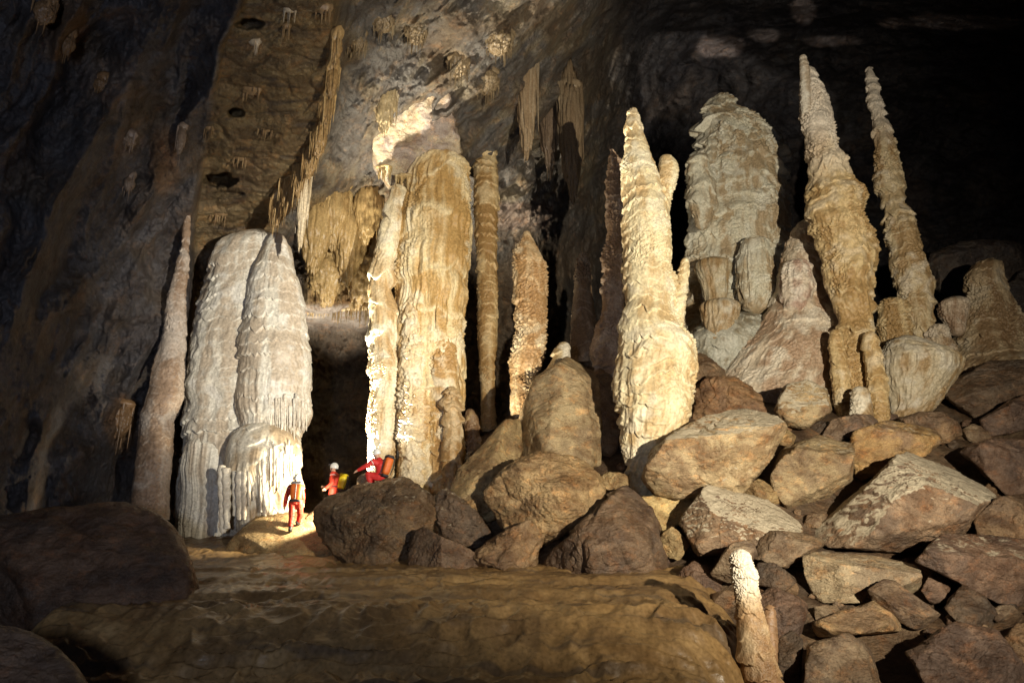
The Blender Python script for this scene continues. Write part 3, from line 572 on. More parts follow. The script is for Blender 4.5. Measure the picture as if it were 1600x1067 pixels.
# the bright cream stalagmite
cs_ = empty('tall_stalagmite', at(1005, 780, 19)); tag(cs_, 'bright cream stalagmite with side spurs, widest low down, among the central boulders', 'stalagmite')
CC = ((.80, .71, .48), (.74, .60, .36), (.83, .77, .60))
formation('trunk', [(168, 984, 992), (176, 979, 998), (186, 980, 999), (198, 977, 1003), (210, 979, 1001), (226, 976, 1012), (242, 975, 1016), (262, 973, 1025), (290, 971, 1032), (330, 972, 1042), (370, 973, 1046), (400, 975, 1048), (440, 977, 1049), (480, 975, 1052), (510, 968, 1060), (540, 964, 1080), (580, 960, 1086), (620, 962, 1080), (660, 968, 1070), (700, 977, 1050), (740, 985, 1032), (778, 992, 1016), (800, 994, 1016)], 19,
          CC, .12, (.40, .060), (8, .045), (11, .030), parent=cs_, seed=21, res=1.45, shelfvar=.8, low=(.55, .72, .075, 6))
formation('spur', [(242, 1034, 1047), (252, 1031, 1056), (262, 1030, 1060), (280, 1030, 1058), (305, 1028, 1050), (345, 1022, 1044), (380, 1015, 1040)], 19, CC, .07, (.3, .04), (8, .03), (12, .025), parent=cs_, seed=22, res=1.6)
formation('spur', [(403, 1065, 1076), (415, 1062, 1077), (435, 1057, 1076), (455, 1051, 1073), (485, 1045, 1070), (525, 1040, 1068), (560, 1036, 1066)], 19, CC, .06, (.25, .05), (8, .03), (12, .03), parent=cs_, seed=23, res=1.6)
formation('spur', [(424, 1046, 1056), (440, 1042, 1058), (480, 1038, 1056), (520, 1036, 1056)], 18.9, CC, .05, (.25, .05), (8, .03), (12, .03), parent=cs_, seed=24, res=1.6)
BASES.append((*at(1003, 790, 19)[:2], at(1003, 790, 19)[2]))
# the wide formation far behind
bf = empty('drapery_tower', at(1150, 560, 27)); tag(bf, 'wide grey tower of stacked drapery lobes far behind, between two tall stalagmites', 'flowstone tower')
GC = ((.56, .54, .44), (.48, .41, .29), (.64, .63, .55))
formation('tower', [(145, 1121, 1141), (155, 1112, 1145), (168, 1103, 1150), (185, 1099, 1178), (200, 1096, 1200), (225, 1092, 1220), (250, 1088, 1224), (285, 1078, 1226), (320, 1074, 1228), (350, 1078, 1232), (400, 1076, 1238), (450, 1072, 1240), (500, 1068, 1238), (560, 1064, 1236)], 27.3, GC, .34, (.9, .22), (7, .12), (7, .07), parent=bf, seed=25, res=1.3, depth=.6, fmask=.3)
formation('lobe', [(240, 1086, 1096), (250, 1078, 1106), (285, 1074, 1116), (320, 1076, 1118), (345, 1084, 1110), (360, 1090, 1104)], 25.4, GC, .2, (.7, .12), (8, .08), (8, .05), cap='both', parent=bf, seed=26, res=1.6)
formation('lobe', [(370, 1170, 1190), (380, 1160, 1200), (410, 1154, 1206), (450, 1153, 1208), (478, 1160, 1202), (492, 1170, 1192)], 25.4, GC, .1, (.6, .06), (10, .13), (8, .02), cap='both', parent=bf, seed=27, res=1.6, fmask=.8)
for i, (cx, y0, hw, L) in enumerate([(1131, 190, 12, 44), (1112, 214, 11, 60), (1152, 205, 14, 60), (1175, 200, 12, 70), (1136, 240, 15, 80), (1198, 212, 13, 80), (1110, 262, 13, 66), (1162, 262, 17, 90), (1196, 286, 16, 100), (1136, 318, 19, 80), (1214, 300, 10, 110), (1112, 330, 14, 60), (1170, 352, 15, 60), (1206, 380, 13, 90), (1138, 396, 14, 84)]):
    formation('lobe', [(y0, cx-hw*.35, cx+hw*.35), (y0+hw*.4, cx-hw*.8, cx+hw*.8), (y0+hw*1.1, cx-hw, cx+hw), (y0+L*.7, cx-hw*.85, cx+hw*.85), (y0+L, cx-hw*.6, cx+hw*.6)], 26.35+.35*(cx-1150)**2/5000+.2*hsh(i, 3), GC, .16, (.5, .08), (10, .07), (8, .055), cap='both', parent=bf, seed=400+i, res=1.5, fmask=.4, depth=1.0)
formation('pedestal', [(402, 1100, 1130), (410, 1087, 1139), (420, 1087, 1139), (440, 1096, 1136), (465, 1102, 1132), (490, 1106, 1130)], 25.2, ((.46, .40, .28), (.38, .28, .15), (.56, .54, .46)), .08, (1, 0), (10, .09), (8, .02), cap='both', parent=bf, seed=28, res=1.6)
formation('pedestal', [(466, 1104, 1146), (474, 1094, 1155), (484, 1095, 1155), (505, 1101, 1150), (525, 1106, 1144), (545, 1110, 1140)], 24.8, ((.46, .37, .24), (.38, .26, .13), (.56, .54, .46)), .08, (1, 0), (10, .09), (8, .02), cap='both', parent=bf, seed=29, res=1.6)
formation('skirt', [(488, 1120, 1190), (505, 1090, 1208), (525, 1074, 1216), (545, 1066, 1225), (580, 1066, 1230), (610, 1068, 1230)], 25.8, ((.42, .42, .36), (.34, .32, .25), (.52, .52, .46)), .2, (.5, .07), (8, .05), (9, .03), parent=bf, seed=30, depth=.8, fmask=.3)
BASES.append((*at(1150, 560, 26)[:2], at(1150, 560, 26)[2]))
pk = empty('flowstone_cone', at(1225, 610, 24.4)); tag(pk, 'pinkish white flowstone cone spreading into a wide apron left of the tallest stalagmite', 'flowstone')
PC = ((.54, .44, .40), (.42, .31, .31), (.62, .56, .48))
formation('apron', [(343, 1248, 1270), (352, 1240, 1280), (375, 1230, 1288), (420, 1219, 1294), (450, 1213, 1298), (480, 1204, 1304), (510, 1186, 1310), (540, 1160, 1314), (570, 1132, 1318), (605, 1106, 1318), (650, 1092, 1320)], 24.8, ((.58, .50, .39), (.48, .37, .28), (.66, .61, .52)), .26, (.8, .07), (7, .06), (8, .03), parent=pk, seed=32, res=1.3, depth=.8, fmask=.2, low=(.35, .6, .09, 5))
formation('lobe', [(405, 1232, 1258), (420, 1222, 1268), (455, 1218, 1270), (478, 1226, 1262), (490, 1236, 1254)], 23.9, ((.62, .55, .46), (.50, .38, .33), (.68, .63, .56)), .1, (.6, .06), (9, .10), (8, .03), cap='both', parent=pk, seed=31, res=1.6, fmask=.5)
BASES.append((*at(1225, 620, 24.4)[:2], at(1225, 620, 24.4)[2]))
ts = empty('tall_stalagmite', at(1340, 650, 22.5)); tag(ts, 'tallest stalagmite, tan and stacked in tiers, leaning left with a white tip', 'stalagmite')
TC = ((.58, .45, .25), (.46, .33, .16), (.62, .53, .38)); WT = (.66, .60, .52)
formation('trunk', [(103, 1257, 1268), (112, 1255, 1271), (130, 1253, 1277), (170, 1253, 1293), (210, 1256, 1304), (222, 1260, 1309), (260, 1261, 1322), (292, 1264, 1329), (302, 1262, 1344), (340, 1267, 1350), (380, 1277, 1358), (392, 1284, 1364), (430, 1293, 1364), (470, 1300, 1359), (500, 1310, 1358), (540, 1312, 1361), (580, 1306, 1366), (620, 1308, 1372), (660, 1310, 1375)], 22.6, TC, .30, (.62, .12), (7, .045), (9, .04), parent=ts, seed=33, res=1.4, tip=(WT, .34), shelfvar=.6)
formation('tip', [(86, 1250, 1258), (92, 1250, 1261), (110, 1250, 1265), (140, 1251, 1266), (180, 1253, 1268)], 22.3, ((.72, .68, .60), (.64, .57, .47), (.78, .75, .68)), .03, (.25, .03), (8, .01), (12, .02), parent=ts, seed=34, res=1.8)
formation('spur', [(514, 1299, 1312), (530, 1296, 1316), (555, 1298, 1322), (590, 1300, 1326), (630, 1306, 1330)], 22.2, TC, .08, (.3, .06), (7, .03), (9, .04), parent=ts, seed=35, res=1.6)
BASES.append((*at(1340, 655, 22.6)[:2], at(1340, 655, 22.6)[2]))
formation('stalagmite', [(517, 1352, 1366), (526, 1349, 1371), (545, 1349, 1374), (580, 1353, 1380), (610, 1356, 1386), (645, 1362, 1388), (665, 1362, 1388)], 21.6, TC, .06, (.4, .05), (8, .03), (10, .03), label='stubby tan stalagmite standing at the foot of the tallest one', cat='stalagmite', seed=36, res=1.7)
formation('stalagmite', [(603, 1334, 1350), (612, 1331, 1358), (635, 1330, 1363), (665, 1328, 1366)], 21.2, ((.46, .38, .26), (.38, .28, .16), WHITE), .06, (.5, .04), (8, .02), (9, .03), label='low rounded knob of stone in front of the stubby stalagmite', cat='stalagmite', seed=37, res=1.7)
formation('stalagmite', [(105, 1354, 1363), (112, 1352, 1366), (130, 1354, 1370), (160, 1357, 1378), (200, 1364, 1387), (228, 1366, 1397), (260, 1370, 1405), (270, 1368, 1408), (300, 1376, 1412), (330, 1385, 1416), (345, 1384, 1430), (370, 1388, 1436), (396, 1395, 1440), (416, 1396, 1445), (440, 1400, 1457), (480, 1412, 1458), (510, 1422, 1458), (545, 1430, 1460), (570, 1432, 1462)], 25,
          ((.52, .43, .28), (.42, .31, .17), (.60, .54, .44)), .22, (.55, .10), (7, .04), (9, .04), label='slender tiered stalagmite leaning left behind the tallest one', cat='stalagmite', seed=38, res=1.5, tip=(WT, .30), shelfvar=.6)
formation('stalagmite', [(466, 1374, 1404), (474, 1371, 1412), (510, 1372, 1420), (540, 1378, 1425), (570, 1378, 1425)], 24.3, ((.48, .38, .22), (.38, .27, .13), (.62, .57, .47)), .12, (.8, .08), (7, .05), (8, .06), label='blunt white crusted stump left of the slender tiered stalagmite', cat='stalagmite', seed=39, res=1.6)
formation('flowstone_pedestal', [(524, 1402, 1424), (535, 1388, 1440), (552, 1380, 1476), (566, 1377, 1494), (580, 1377, 1496), (600, 1382, 1484), (630, 1390, 1462), (660, 1396, 1440)], 23, ((.46, .40, .29), (.40, .30, .17), (.54, .50, .42)), .14, (1, 0), (9, .06), (9, .02), label='domed pedestal with fluted sides below the slender stalagmite', cat='flowstone', seed=40, res=1.3)
formation('stalagmite', [(404, 1530, 1558), (412, 1520, 1563), (430, 1512, 1566), (455, 1516, 1574), (500, 1506, 1590), (540, 1500, 1606), (570, 1480, 1625), (600, 1460, 1640)], 25.4, ((.36, .28, .18), (.28, .20, .12), (.44, .38, .29)), .20, (.6, .08), (7, .04), (8, .06), label='stout brown stalagmite with a flat top, farthest to the right', cat='stalagmite', seed=41, res=1.2)
formation('flowstone_bowl', [(464, 1470, 1510), (472, 1466, 1513), (490, 1471, 1509), (508, 1482, 1506), (525, 1488, 1506)], 25, ((.42, .34, .26), (.34, .25, .18), (.52, .46, .38)), .08, (1, 0), (8, .06), (8, .03), cap='both', label='small bowl shaped block left of the stout brown stalagmite', cat='flowstone', seed=42, res=1.6)
formation('stalagmite', [(506, 1455, 1475), (516, 1448, 1482), (545, 1446, 1490), (580, 1444, 1496)], 24.6, ((.42, .34, .24), (.34, .25, .16), (.52, .46, .38)), .12, (.5, .07), (7, .04), (8, .05), label='low lumpy crusted mound below the bowl shaped block', cat='flowstone', seed=43, res=1.4)
formation('stalagmite', [(857, 1148, 1167), (864, 1143, 1171), (880, 1143, 1176), (896, 1144, 1183), (905, 1145, 1184), (922, 1148, 1184), (940, 1150, 1187), (960, 1150, 1192), (975, 1152, 1198), (1000, 1154, 1205), (1030, 1156, 1212), (1070, 1164, 1224), (1130, 1168, 1236), (1190, 1165, 1245)], 12.4, ((.46, .31, .17), (.34, .21, .11), (.58, .46, .30)), .045, (.30, .075), (13, .022), (22, .008),
          label='lone foreground stalagmite with a white tip at the edge of the flowstone floor', cat='stalagmite', seed=44, res=1.7, tip=((.80, .74, .62), .26), shelfvar=.6)
formation('stalagmite', [(944, 1198, 1206), (952, 1194, 1211), (975, 1192, 1213), (1005, 1190, 1215), (1040, 1188, 1214), (1100, 1186, 1210)], 12.5, ((.44, .31, .20), (.34, .22, .13), (.56, .46, .36)), .02, (.15, .02), (16, .01), (26, .01), label='small knob grown against the right side of the lone foreground stalagmite', cat='stalagmite', seed=45, res=1.7)
formation('stalagmite', [(534, 876, 886), (545, 868, 890), (565, 860, 892), (590, 850, 894), (620, 845, 895)], 22.3, ((.55, .46, .30), (.46, .36, .20), WHITE), .1, (.6, .05), (7, .04), (9, .03), label='pale stub peeping over the top of the big slab', cat='stalagmite', seed=46, res=1.5)
formation('stalagmite', [(638, 729, 739), (650, 725, 745), (680, 722, 748), (720, 720, 752)], 23.8, ((.30, .21, .13), (.22, .14, .08), TAN), .1, (.5, .05), (7, .04), (9, .04), label='dark dome tucked between the broad column and the slim column', cat='stalagmite', seed=47, res=1.5)

# ------------------------------------------------------------------ boulders, each traced and placed
BR = ((.28, .185, .105), (.17, .115, .075)); DK = ((.15, .105, .07), (.09, .068, .052)); YL = ((.44, .33, .17), (.29, .20, .10)); GYB = ((.29, .215, .14), (.18, .13, .09)); RD = ((.21, .135, .092), (.125, .085, .066))
GR = 'boulders of the collapse'
def B(label, poly, Y, facets=(), p=26, depth=.9, rough=.05, col=BR, crust=.35, seed=0, **k):
    return boulder(label, poly, Y, facets, p, depth, rough, col, crust, seed=seed, group=GR, **k)
# left and centre
B('huge dark rounded mound in the lower left, under the left wall', [(-70, 815), (60, 795), (160, 789), (220, 795), (270, 825), (298, 880), (312, 950), (300, 1060), (130, 1090), (-100, 1085), (-110, 960)], 15.2, [((.2, -.8, .8), .85), ((-.3, -1, .1), .95)], 7, .9, .05, ((.17, .10, .06), (.11, .075, .055)), .05, 1)
B('smooth dark mound in the bottom left corner beyond a black gap', [(-120, 985), (0, 975), (40, 985), (90, 1012), (130, 1055), (155, 1110), (150, 1200), (-120, 1200)], 9, [((.2, -.6, .8), .9)], 7, .8, .03, ((.13, .085, .055), (.09, .065, .05)), .05, 2)
B('smooth grey stone half sunk in the floor, right of the dark mound', [(326, 945), (330, 922), (348, 911), (385, 908), (408, 920), (416, 940), (410, 955)], 16.6, [((0, -.7, .9), .9)], 9, .8, .03, GYB, 0, 3)
B('wet dark boulder in front of the crouching caver', [(483, 798), (500, 782), (545, 764), (590, 748), (640, 749), (675, 775), (692, 812), (695, 860), (640, 890), (560, 896), (525, 876), (505, 845), (490, 826)], 18.4, [((.1, -.75, .75), .8), ((-.5, -1, -.1), .85), ((.5, -1, .1), .95)], 9, .55, .09, ((.19, .125, .068), (.115, .08, .05)), .35, 4, fine=2.4)
B('wedge shaped boulder with a vertical ridge in front of the wet dark boulder', [(629, 826), (648, 816), (690, 842), (746, 866), (776, 903), (780, 926), (732, 932), (682, 924), (643, 915)], 17.3, [((.55, -1, .25), .50), ((-.75, -.9, .2), .55)], 24, .9, .035, ((.21, .14, .09), (.14, .10, .068)), .12, 5)
B('rounded ochre boulder with a round scar, left of the cream stalagmite', [(758, 772), (778, 745), (803, 725), (850, 708), (895, 713), (928, 737), (941, 764), (934, 798), (884, 834), (834, 861), (788, 838)], 18.1, [((.1, -.85, .6), .8), ((-.3, -1, -.35), .8), ((.7, -.9, .1), .9)], 11, .8, .07, ((.44, .31, .16), (.28, .19, .10)), .3, 6, fine=1.8)
B('lumpy brown boulder wedged under the rounded ochre one', [(739, 862), (760, 849), (790, 834), (820, 816), (842, 825), (848, 855), (826, 889), (822, 910), (786, 908), (748, 882)], 17.5, [((-.2, -.9, .6), .8), ((.5, -1, 0), .85)], 13, .9, .10, ((.33, .22, .12), (.22, .145, .085)), .25, 7, fine=1.6)
B('very large smooth grey brown boulder at the back edge of the floor', [(822, 912), (851, 869), (895, 833), (935, 798), (970, 764), (984, 760), (1004, 775), (1018, 825), (1048, 869), (1046, 911), (1004, 956), (901, 953), (848, 942)], 17.1, [((.05, -.8, .55), .75), ((.1, -1, -.1), .8), ((-.7, -.8, .3), .9), ((.8, -.7, .2), .9)], 9, .75, .06, ((.20, .135, .085), (.125, .088, .064)), .18, 8)
B('low flat stone at the foot of the very large smooth boulder', [(784, 928), (800, 914), (830, 915), (850, 936), (840, 946), (790, 940)], 16.6, [((0, -.7, 1), .8)], 16, 1, .06, DK, 0, 9)
B('leaning yellowish slab base left of the big upright slab', [(700, 812), (704, 776), (720, 732), (760, 690), (800, 645), (814, 650), (818, 705), (786, 745), (775, 805), (740, 822)], 20.1, [((-.3, -.9, .5), .7), ((.6, -1, .2), .8)], 14, .9, .06, YL, .15, 10, fine=1.4)
B('big upright slab of rock standing behind the ochre boulder', [(803, 690), (814, 640), (838, 592), (880, 560), (915, 546), (932, 560), (938, 620), (942, 690), (938, 728), (880, 740), (818, 720)], 20.6, [((.25, -1, .25), .5), ((-.55, -.9, .35), .62)], 26, .9, .03, ((.47, .365, .21), (.34, .255, .15)), .25, 11, strata=.0)
B('shaded brown boulder between the upright slab and the cream stalagmite', [(930, 566), (956, 590), (972, 640), (965, 700), (930, 740), (920, 640)], 21.2, (), 16, 1, .07, BR, .1, 12)
B('small stone at the left foot of the cream stalagmite', [(934, 746), (950, 738), (979, 741), (984, 757), (960, 766), (938, 762)], 18.6, (), 14, 1, .07, YL, .2, 13)
B('dark wet stone behind the wedge shaped boulder', [(676, 778), (700, 764), (742, 798), (768, 835), (730, 862), (690, 838)], 19.0, (), 11, 1, .1, DK, .35, 14, fine=1.8)
B('yellow lump of flowstone at the right foot of the cream stalagmite', [(1004, 775), (1040, 775), (1095, 772), (1075, 800), (1062, 815), (1040, 836), (1018, 842), (1008, 815)], 18.2, [((.1, -1, .3), .6)], 10, .8, .07, ((.60, .46, .22), (.46, .33, .14)), .1, 15, fine=1.6)
B('fist shaped ochre stone right of the very large smooth boulder', [(1030, 838), (1050, 824), (1066, 838), (1078, 852), (1062, 874), (1038, 868)], 17.2, (), 12, 1, .07, YL, .2, 16)
B('pale lit stone at the right end of the flowstone floor', [(1030, 938), (1054, 918), (1086, 914), (1090, 936), (1078, 950), (1050, 958)], 15.6, (), 12, 1, .06, GYB, .3, 17)
B('brown stone in the shadow beside the pale lit stone', [(1048, 905), (1085, 878), (1120, 890), (1126, 930), (1100, 965), (1085, 940), (1060, 925)], 15.9, (), 14, 1, .07, RD, .1, 18)
# right slope, upper rows
B('white crusted yellow boulder right of the cream stalagmite', [(1006, 745), (1020, 706), (1060, 678), (1110, 654), (1160, 641), (1206, 650), (1224, 668), (1210, 702), (1185, 742), (1140, 774), (1080, 782), (1030, 776)], 18.2, [((-.1, -.55, .95), .62), ((.05, -1, -.25), .75)], 20, .9, .06, ((.54, .43, .26), (.37, .265, .155)), .5, 19, crustcol=(.66, .60, .48), fine=1.6)
B('squarish grey yellow boulder behind the left end of the big ridged block', [(1203, 742), (1225, 705), (1262, 690), (1300, 671), (1332, 690), (1336, 745), (1302, 767), (1265, 797), (1230, 794), (1210, 767)], 18.4, [((-.1, -1, .1), .6), ((.1, -.5, .9), .7)], 20, .9, .05, ((.42, .325, .19), (.28, .205, .125)), .35, 20)
B('orange topped boulder above the big ridged block', [(1328, 702), (1340, 675), (1388, 659), (1452, 662), (1470, 690), (1442, 712), (1396, 716), (1346, 752), (1332, 742)], 19.4, [((0, -.6, .9), .7), ((-.3, -1, 0), .8)], 20, .9, .07, ((.44, .29, .13), (.30, .20, .12)), .35, 21)
B('biggest ridged block of the slope with a pale line along its ridge', [(1258, 838), (1300, 806), (1350, 768), (1397, 724), (1418, 705), (1482, 713), (1532, 734), (1571, 768), (1520, 806), (1512, 834), (1428, 861), (1296, 854)], 17, [((.35, -.55, .85), .42), ((-.05, -1, -.02), .62), ((-.75, -.55, .55), .80)], 30, .95, .035, ((.31, .215, .14), (.20, .145, .105)), .5, 22, fine=1.7)
B('frost crusted triangular boulder left of the big ridged block', [(1062, 820), (1084, 790), (1107, 761), (1134, 770), (1188, 784), (1220, 783), (1264, 823), (1229, 844), (1161, 857), (1094, 868)], 17, [((.15, -.75, .8), .5), ((-.2, -1, .05), .8)], 24, .9, .05, ((.33, .235, .15), (.21, .15, .105)), .65, 23, fine=1.9, crustcol=(.52, .46, .36))
B('grey brown boulder under the triangular one', [(1178, 872), (1185, 842), (1205, 829), (1249, 832), (1295, 846), (1270, 858), (1230, 886)], 16.2, [((0, -.6, 1), .7), ((-.1, -1, .1), .8)], 22, 1, .05, GYB, .3, 24)
B('pale rectangular block in the middle of the slope', [(1249, 872), (1276, 859), (1347, 856), (1413, 854), (1433, 872), (1440, 903), (1436, 934), (1357, 941), (1262, 942), (1252, 923)], 15.2, [((-.05, -1, .12), .55), ((.1, -.3, 1), .32)], 30, .8, .03, ((.42, .335, .215), (.30, .23, .155)), .35, 25)
B('tilted plank like slab resting on the rubble', [(1357, 922), (1384, 903), (1399, 908), (1474, 963), (1430, 988), (1364, 941)], 14.3, [((.1, -.8, .65), .30), ((-.5, -.9, -.5), .7)], 34, .55, .02, ((.23, .16, .10), (.15, .105, .075)), .12, 26)
B('long rusty boulder at the right edge beside the tilted slab', [(1431, 877), (1452, 855), (1478, 834), (1512, 841), (1640, 846), (1640, 950), (1560, 944), (1500, 911)], 15.3, [((.1, -.5, .9), .5), ((.1, -1, -.1), .7)], 26, .9, .045, RD, .35, 27, fine=1.5)
B('brown boulder at the right edge above the long rusty one', [(1520, 810), (1560, 778), (1640, 764), (1640, 852), (1528, 843)], 16.6, (), 22, .9, .05, BR, .3, 28)
B('flat stone under the pale rectangular block', [(1268, 972), (1310, 957), (1364, 939), (1400, 963), (1413, 985), (1276, 995)], 14.3, [((0, -.7, .8), .6)], 22, .9, .05, ((.40, .28, .15), (.26, .18, .11)), .25, 29)
B('small flake of stone just below the left end of the rectangular block', [(1272, 948), (1316, 944), (1306, 968), (1276, 976)], 14.8, (), 18, .9, .05, GYB, .2, 30)
B('broad smooth boulder at the bottom edge right of the lone stalagmite', [(1256, 1085), (1258, 1040), (1264, 1010), (1320, 989), (1366, 1004), (1380, 1044), (1382, 1090), (1370, 1160), (1260, 1160)], 12.4, [((0, -.8, .5), .6), ((-.5, -1, 0), .8)], 20, .9, .045, GYB, .15, 31)
B('large red brown boulder in the bottom right corner', [(1420, 1019), (1495, 973), (1551, 984), (1604, 1046), (1610, 1120), (1500, 1140), (1440, 1060)], 12.5, [((-.2, -.8, .7), .5), ((.5, -1, .1), .7)], 22, .9, .05, RD, .25, 32, fine=1.5)
B('dark stone cut by the right frame edge near the bottom', [(1568, 1000), (1590, 975), (1650, 955), (1660, 1060), (1600, 1060)], 12.9, (), 20, .9, .05, BR, .2, 33)
B('small broken stone between the rectangular block and the long rusty boulder', [(1441, 923), (1455, 895), (1486, 908), (1480, 938), (1456, 942)], 15.1, (), 22, .9, .05, RD, .2, 34)
B('shaded stone under the left end of the long rusty boulder', [(1476, 950), (1505, 914), (1540, 936), (1568, 964), (1540, 985), (1496, 972)], 14.6, (), 20, .9, .05, DK, .15, 35)
B('angular stone behind the white tip of the lone stalagmite', [(1108, 898), (1141, 851), (1175, 844), (1183, 866), (1146, 912)], 15.3, (), 20, .9, .04, GYB, .3, 36)
B('dark pointed stone right of the lone stalagmite, under the grey brown boulder', [(1184, 878), (1212, 881), (1246, 906), (1229, 922), (1184, 914)], 15.3, (), 22, .9, .04, DK, .3, 37)
B('brown block right of the lone stalagmite, halfway down it', [(1186, 928), (1212, 915), (1261, 943), (1258, 996), (1222, 1013), (1188, 980)], 14.2, (), 18, .9, .05, RD, .12, 38)
B('narrow upright stone at the left of the broad smooth boulder', [(1216, 1000), (1236, 985), (1254, 1000), (1252, 1042), (1248, 1100), (1216, 1100)], 12.9, (), 18, .9, .05, DK, .1, 39)
B('little pale stone at the foot of the big ridged block', [(1254, 822), (1264, 804), (1294, 802), (1282, 826)], 17.6, (), 16, .9, .06, GYB, .3, 40)
B('little yellow stone between the white crusted boulder and the triangular one', [(1150, 770), (1186, 750), (1222, 768), (1222, 788), (1178, 784)], 17.9, (), 14, .9, .06, YL, .2, 41)
B('dark boulder at the right edge above the biggest ridged block', [(1500, 706), (1552, 686), (1640, 690), (1640, 766), (1580, 778), (1538, 738)], 18.6, (), 18, .9, .06, RD, .12, 42)
B('largest black brown boulder at the right edge under the stout stalagmite', [(1467, 612), (1502, 588), (1544, 565), (1640, 560), (1640, 645), (1534, 660)], 22.6, [((-.3, -.8, .7), .6), ((0, -1, -.3), .8)], 20, .9, .05, DK, .06, 43)
B('brown stone under the black brown boulder', [(1530, 656), (1602, 616), (1640, 620), (1640, 660), (1590, 662), (1546, 682)], 20.6, (), 18, .9, .05, RD, .1, 44)
B('flat brown boulder at the foot of the fluted pedestal', [(1404, 655), (1440, 644), (1470, 645), (1514, 674), (1472, 694)], 20.3, (), 18, .9, .06, BR, .2, 45)
B('wide dark stone at the foot of the tallest stalagmite', [(1285, 682), (1296, 655), (1334, 646), (1396, 650), (1380, 668), (1310, 690)], 19.9, (), 16, .9, .06, ((.26, .19, .13), (.18, .13, .10)), .2, 46)
B('rounded white crusted boulder in front of the pinkish apron', [(1211, 638), (1229, 603), (1262, 596), (1290, 610), (1296, 642), (1256, 670), (1222, 664)], 20.4, [((-.1, -.9, .4), .75)], 9, .9, .08, ((.44, .34, .20), (.32, .23, .14)), .7, 47, fine=1.8, crustcol=(.6, .56, .48))
B('small tan stone beside the rounded white crusted boulder', [(1214, 676), (1232, 672), (1244, 682), (1238, 698), (1218, 694)], 19.2, (), 14, .9, .06, YL, .2, 48)
B('brown boulder behind the white crusted yellow one', [(1082, 660), (1082, 612), (1100, 588), (1150, 590), (1192, 618), (1198, 652), (1140, 664)], 21.4, (), 12, .9, .09, ((.34, .21, .11), (.24, .15, .09)), .15, 49, fine=1.6)
B('tall brown stone in the gap right of the cream stalagmite', [(1078, 600), (1084, 548), (1110, 540), (1132, 575), (1128, 620), (1090, 630)], 22.6, (), 12, .9, .08, ((.32, .21, .12), (.22, .15, .09)), .1, 50)
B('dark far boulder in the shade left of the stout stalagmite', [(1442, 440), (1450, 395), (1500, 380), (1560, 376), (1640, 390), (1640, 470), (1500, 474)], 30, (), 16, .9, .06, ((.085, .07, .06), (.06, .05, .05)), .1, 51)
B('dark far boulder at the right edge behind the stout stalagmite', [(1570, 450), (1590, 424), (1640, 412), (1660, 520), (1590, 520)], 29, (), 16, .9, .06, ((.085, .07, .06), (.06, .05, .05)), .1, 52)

# ------------------------------------------------------------------ flowstone floor with lobed terraces
def ground_pts():
    return np.array(BASES)
fx = np.linspace(-10.5, 6.2, 600); fy = np.concatenate([np.linspace(7.5, 11, 40, endpoint=False), np.linspace(11, 14, 150, endpoint=False), np.linspace(14, 21.5, 150)])
FXg, FYg = np.meshgrid(fx, fy); P3 = np.stack([FXg, FYg, FXg*0], -1)
wv = fbm(P3*np.array([.28, .5, 1])+3, 3)*.34+np.abs(perlin(P3*np.array([1.15, .55, 1])+8))*.16
yy = FYg+wv*sst(10.5, 12.5, FYg)
prof = np.interp(yy, [7, 11.0, 11.35, 11.5, 11.75, 12.1, 12.5, 12.9, 13.15, 13.9, 14.1, 14.25, 15.3, 15.5, 15.6, 16.6, 16.75, 18, 20, 22],
                 [-.75, -.22, -.10, .08, .14, .48, .78, .98, 1.02, 1.06, 1.16, 1.20, 1.25, 1.36, 1.40, 1.46, 1.54, 1.60, 2.0, 2.4])
prof = prof+.05*fbm(P3*1.5, 3)
# small lobes running over the risers
lob = np.abs(perlin(np.stack([FXg*2.1+.4*fbm(P3*1.2, 2), yy*1.9, 0*FXg+4], -1))); lob2 = np.abs(perlin(np.stack([FXg*5, yy*5, 0*FXg+14], -1)))
prof = prof-.16*lob*sst(11, 11.6, FYg)*(1-sst(13.2, 14.5, FYg)*.6)-.03*lob2
fr = np.modf(prof/.21+1.5*fbm(P3*np.array([.7, .7, 1])+30, 3)+10)[0]
prof = prof+.11*(fr*sst(1, .86, fr)-.5)*sst(-.25, .3, fbm(P3*np.array([.5, .9, 1])+70, 3))+.012*fbm(P3*4+5, 3)+.008*fbm(P3*14, 3)
# the sheet sinks at both ends, under the mounds on the left and the rubble on the right
prof = prof-1.5*sst(2.5, 5.0, FXg+.30*(12-FYg)+1.0*fbm(P3*.8+2, 4))-1.0*(1-sst(-9.0, -7.9, FXg+.30*(FYg-13)+.4*fbm(P3*.6+7, 2)))*(1-sst(15, 17, FYg))
cf = mix((.29, .185, .08), (.19, .12, .056), sst(-.2, .25, fbm(P3*np.array([.5, 1.1, 1])+1, 4)))
cf = mix(cf, (.38, .25, .115), .6*sst(.05, .3, fbm(P3*np.array([.8, 2.2, 1])+17, 4)))
cf = mix(cf, (.12, .085, .055), .8*sst(.1, .3, fbm(P3*np.array([.35, 3.2, 1])+27, 4)))
o = make('floor', np.stack([FXg, FYg, prof], -1).reshape(-1, 3), grid_faces(len(fx), len(fy), False), cf.reshape(-1, 3), FLOOR); tag(o, kind='structure')
# clay ramp the first caver walks on
RAMP = boulder(None, [(316, 900), (340, 868), (372, 830), (400, 806), (430, 794), (470, 800), (505, 806), (545, 852), (575, 896), (440, 912)], 20.9, [((0, -.62, .9), .45), ((.1, -.15, 1), .5)], 10, 1.1, .03, ((.46, .33, .16), (.36, .25, .12)), 0, name='clay_path', kind='structure', lod=6)
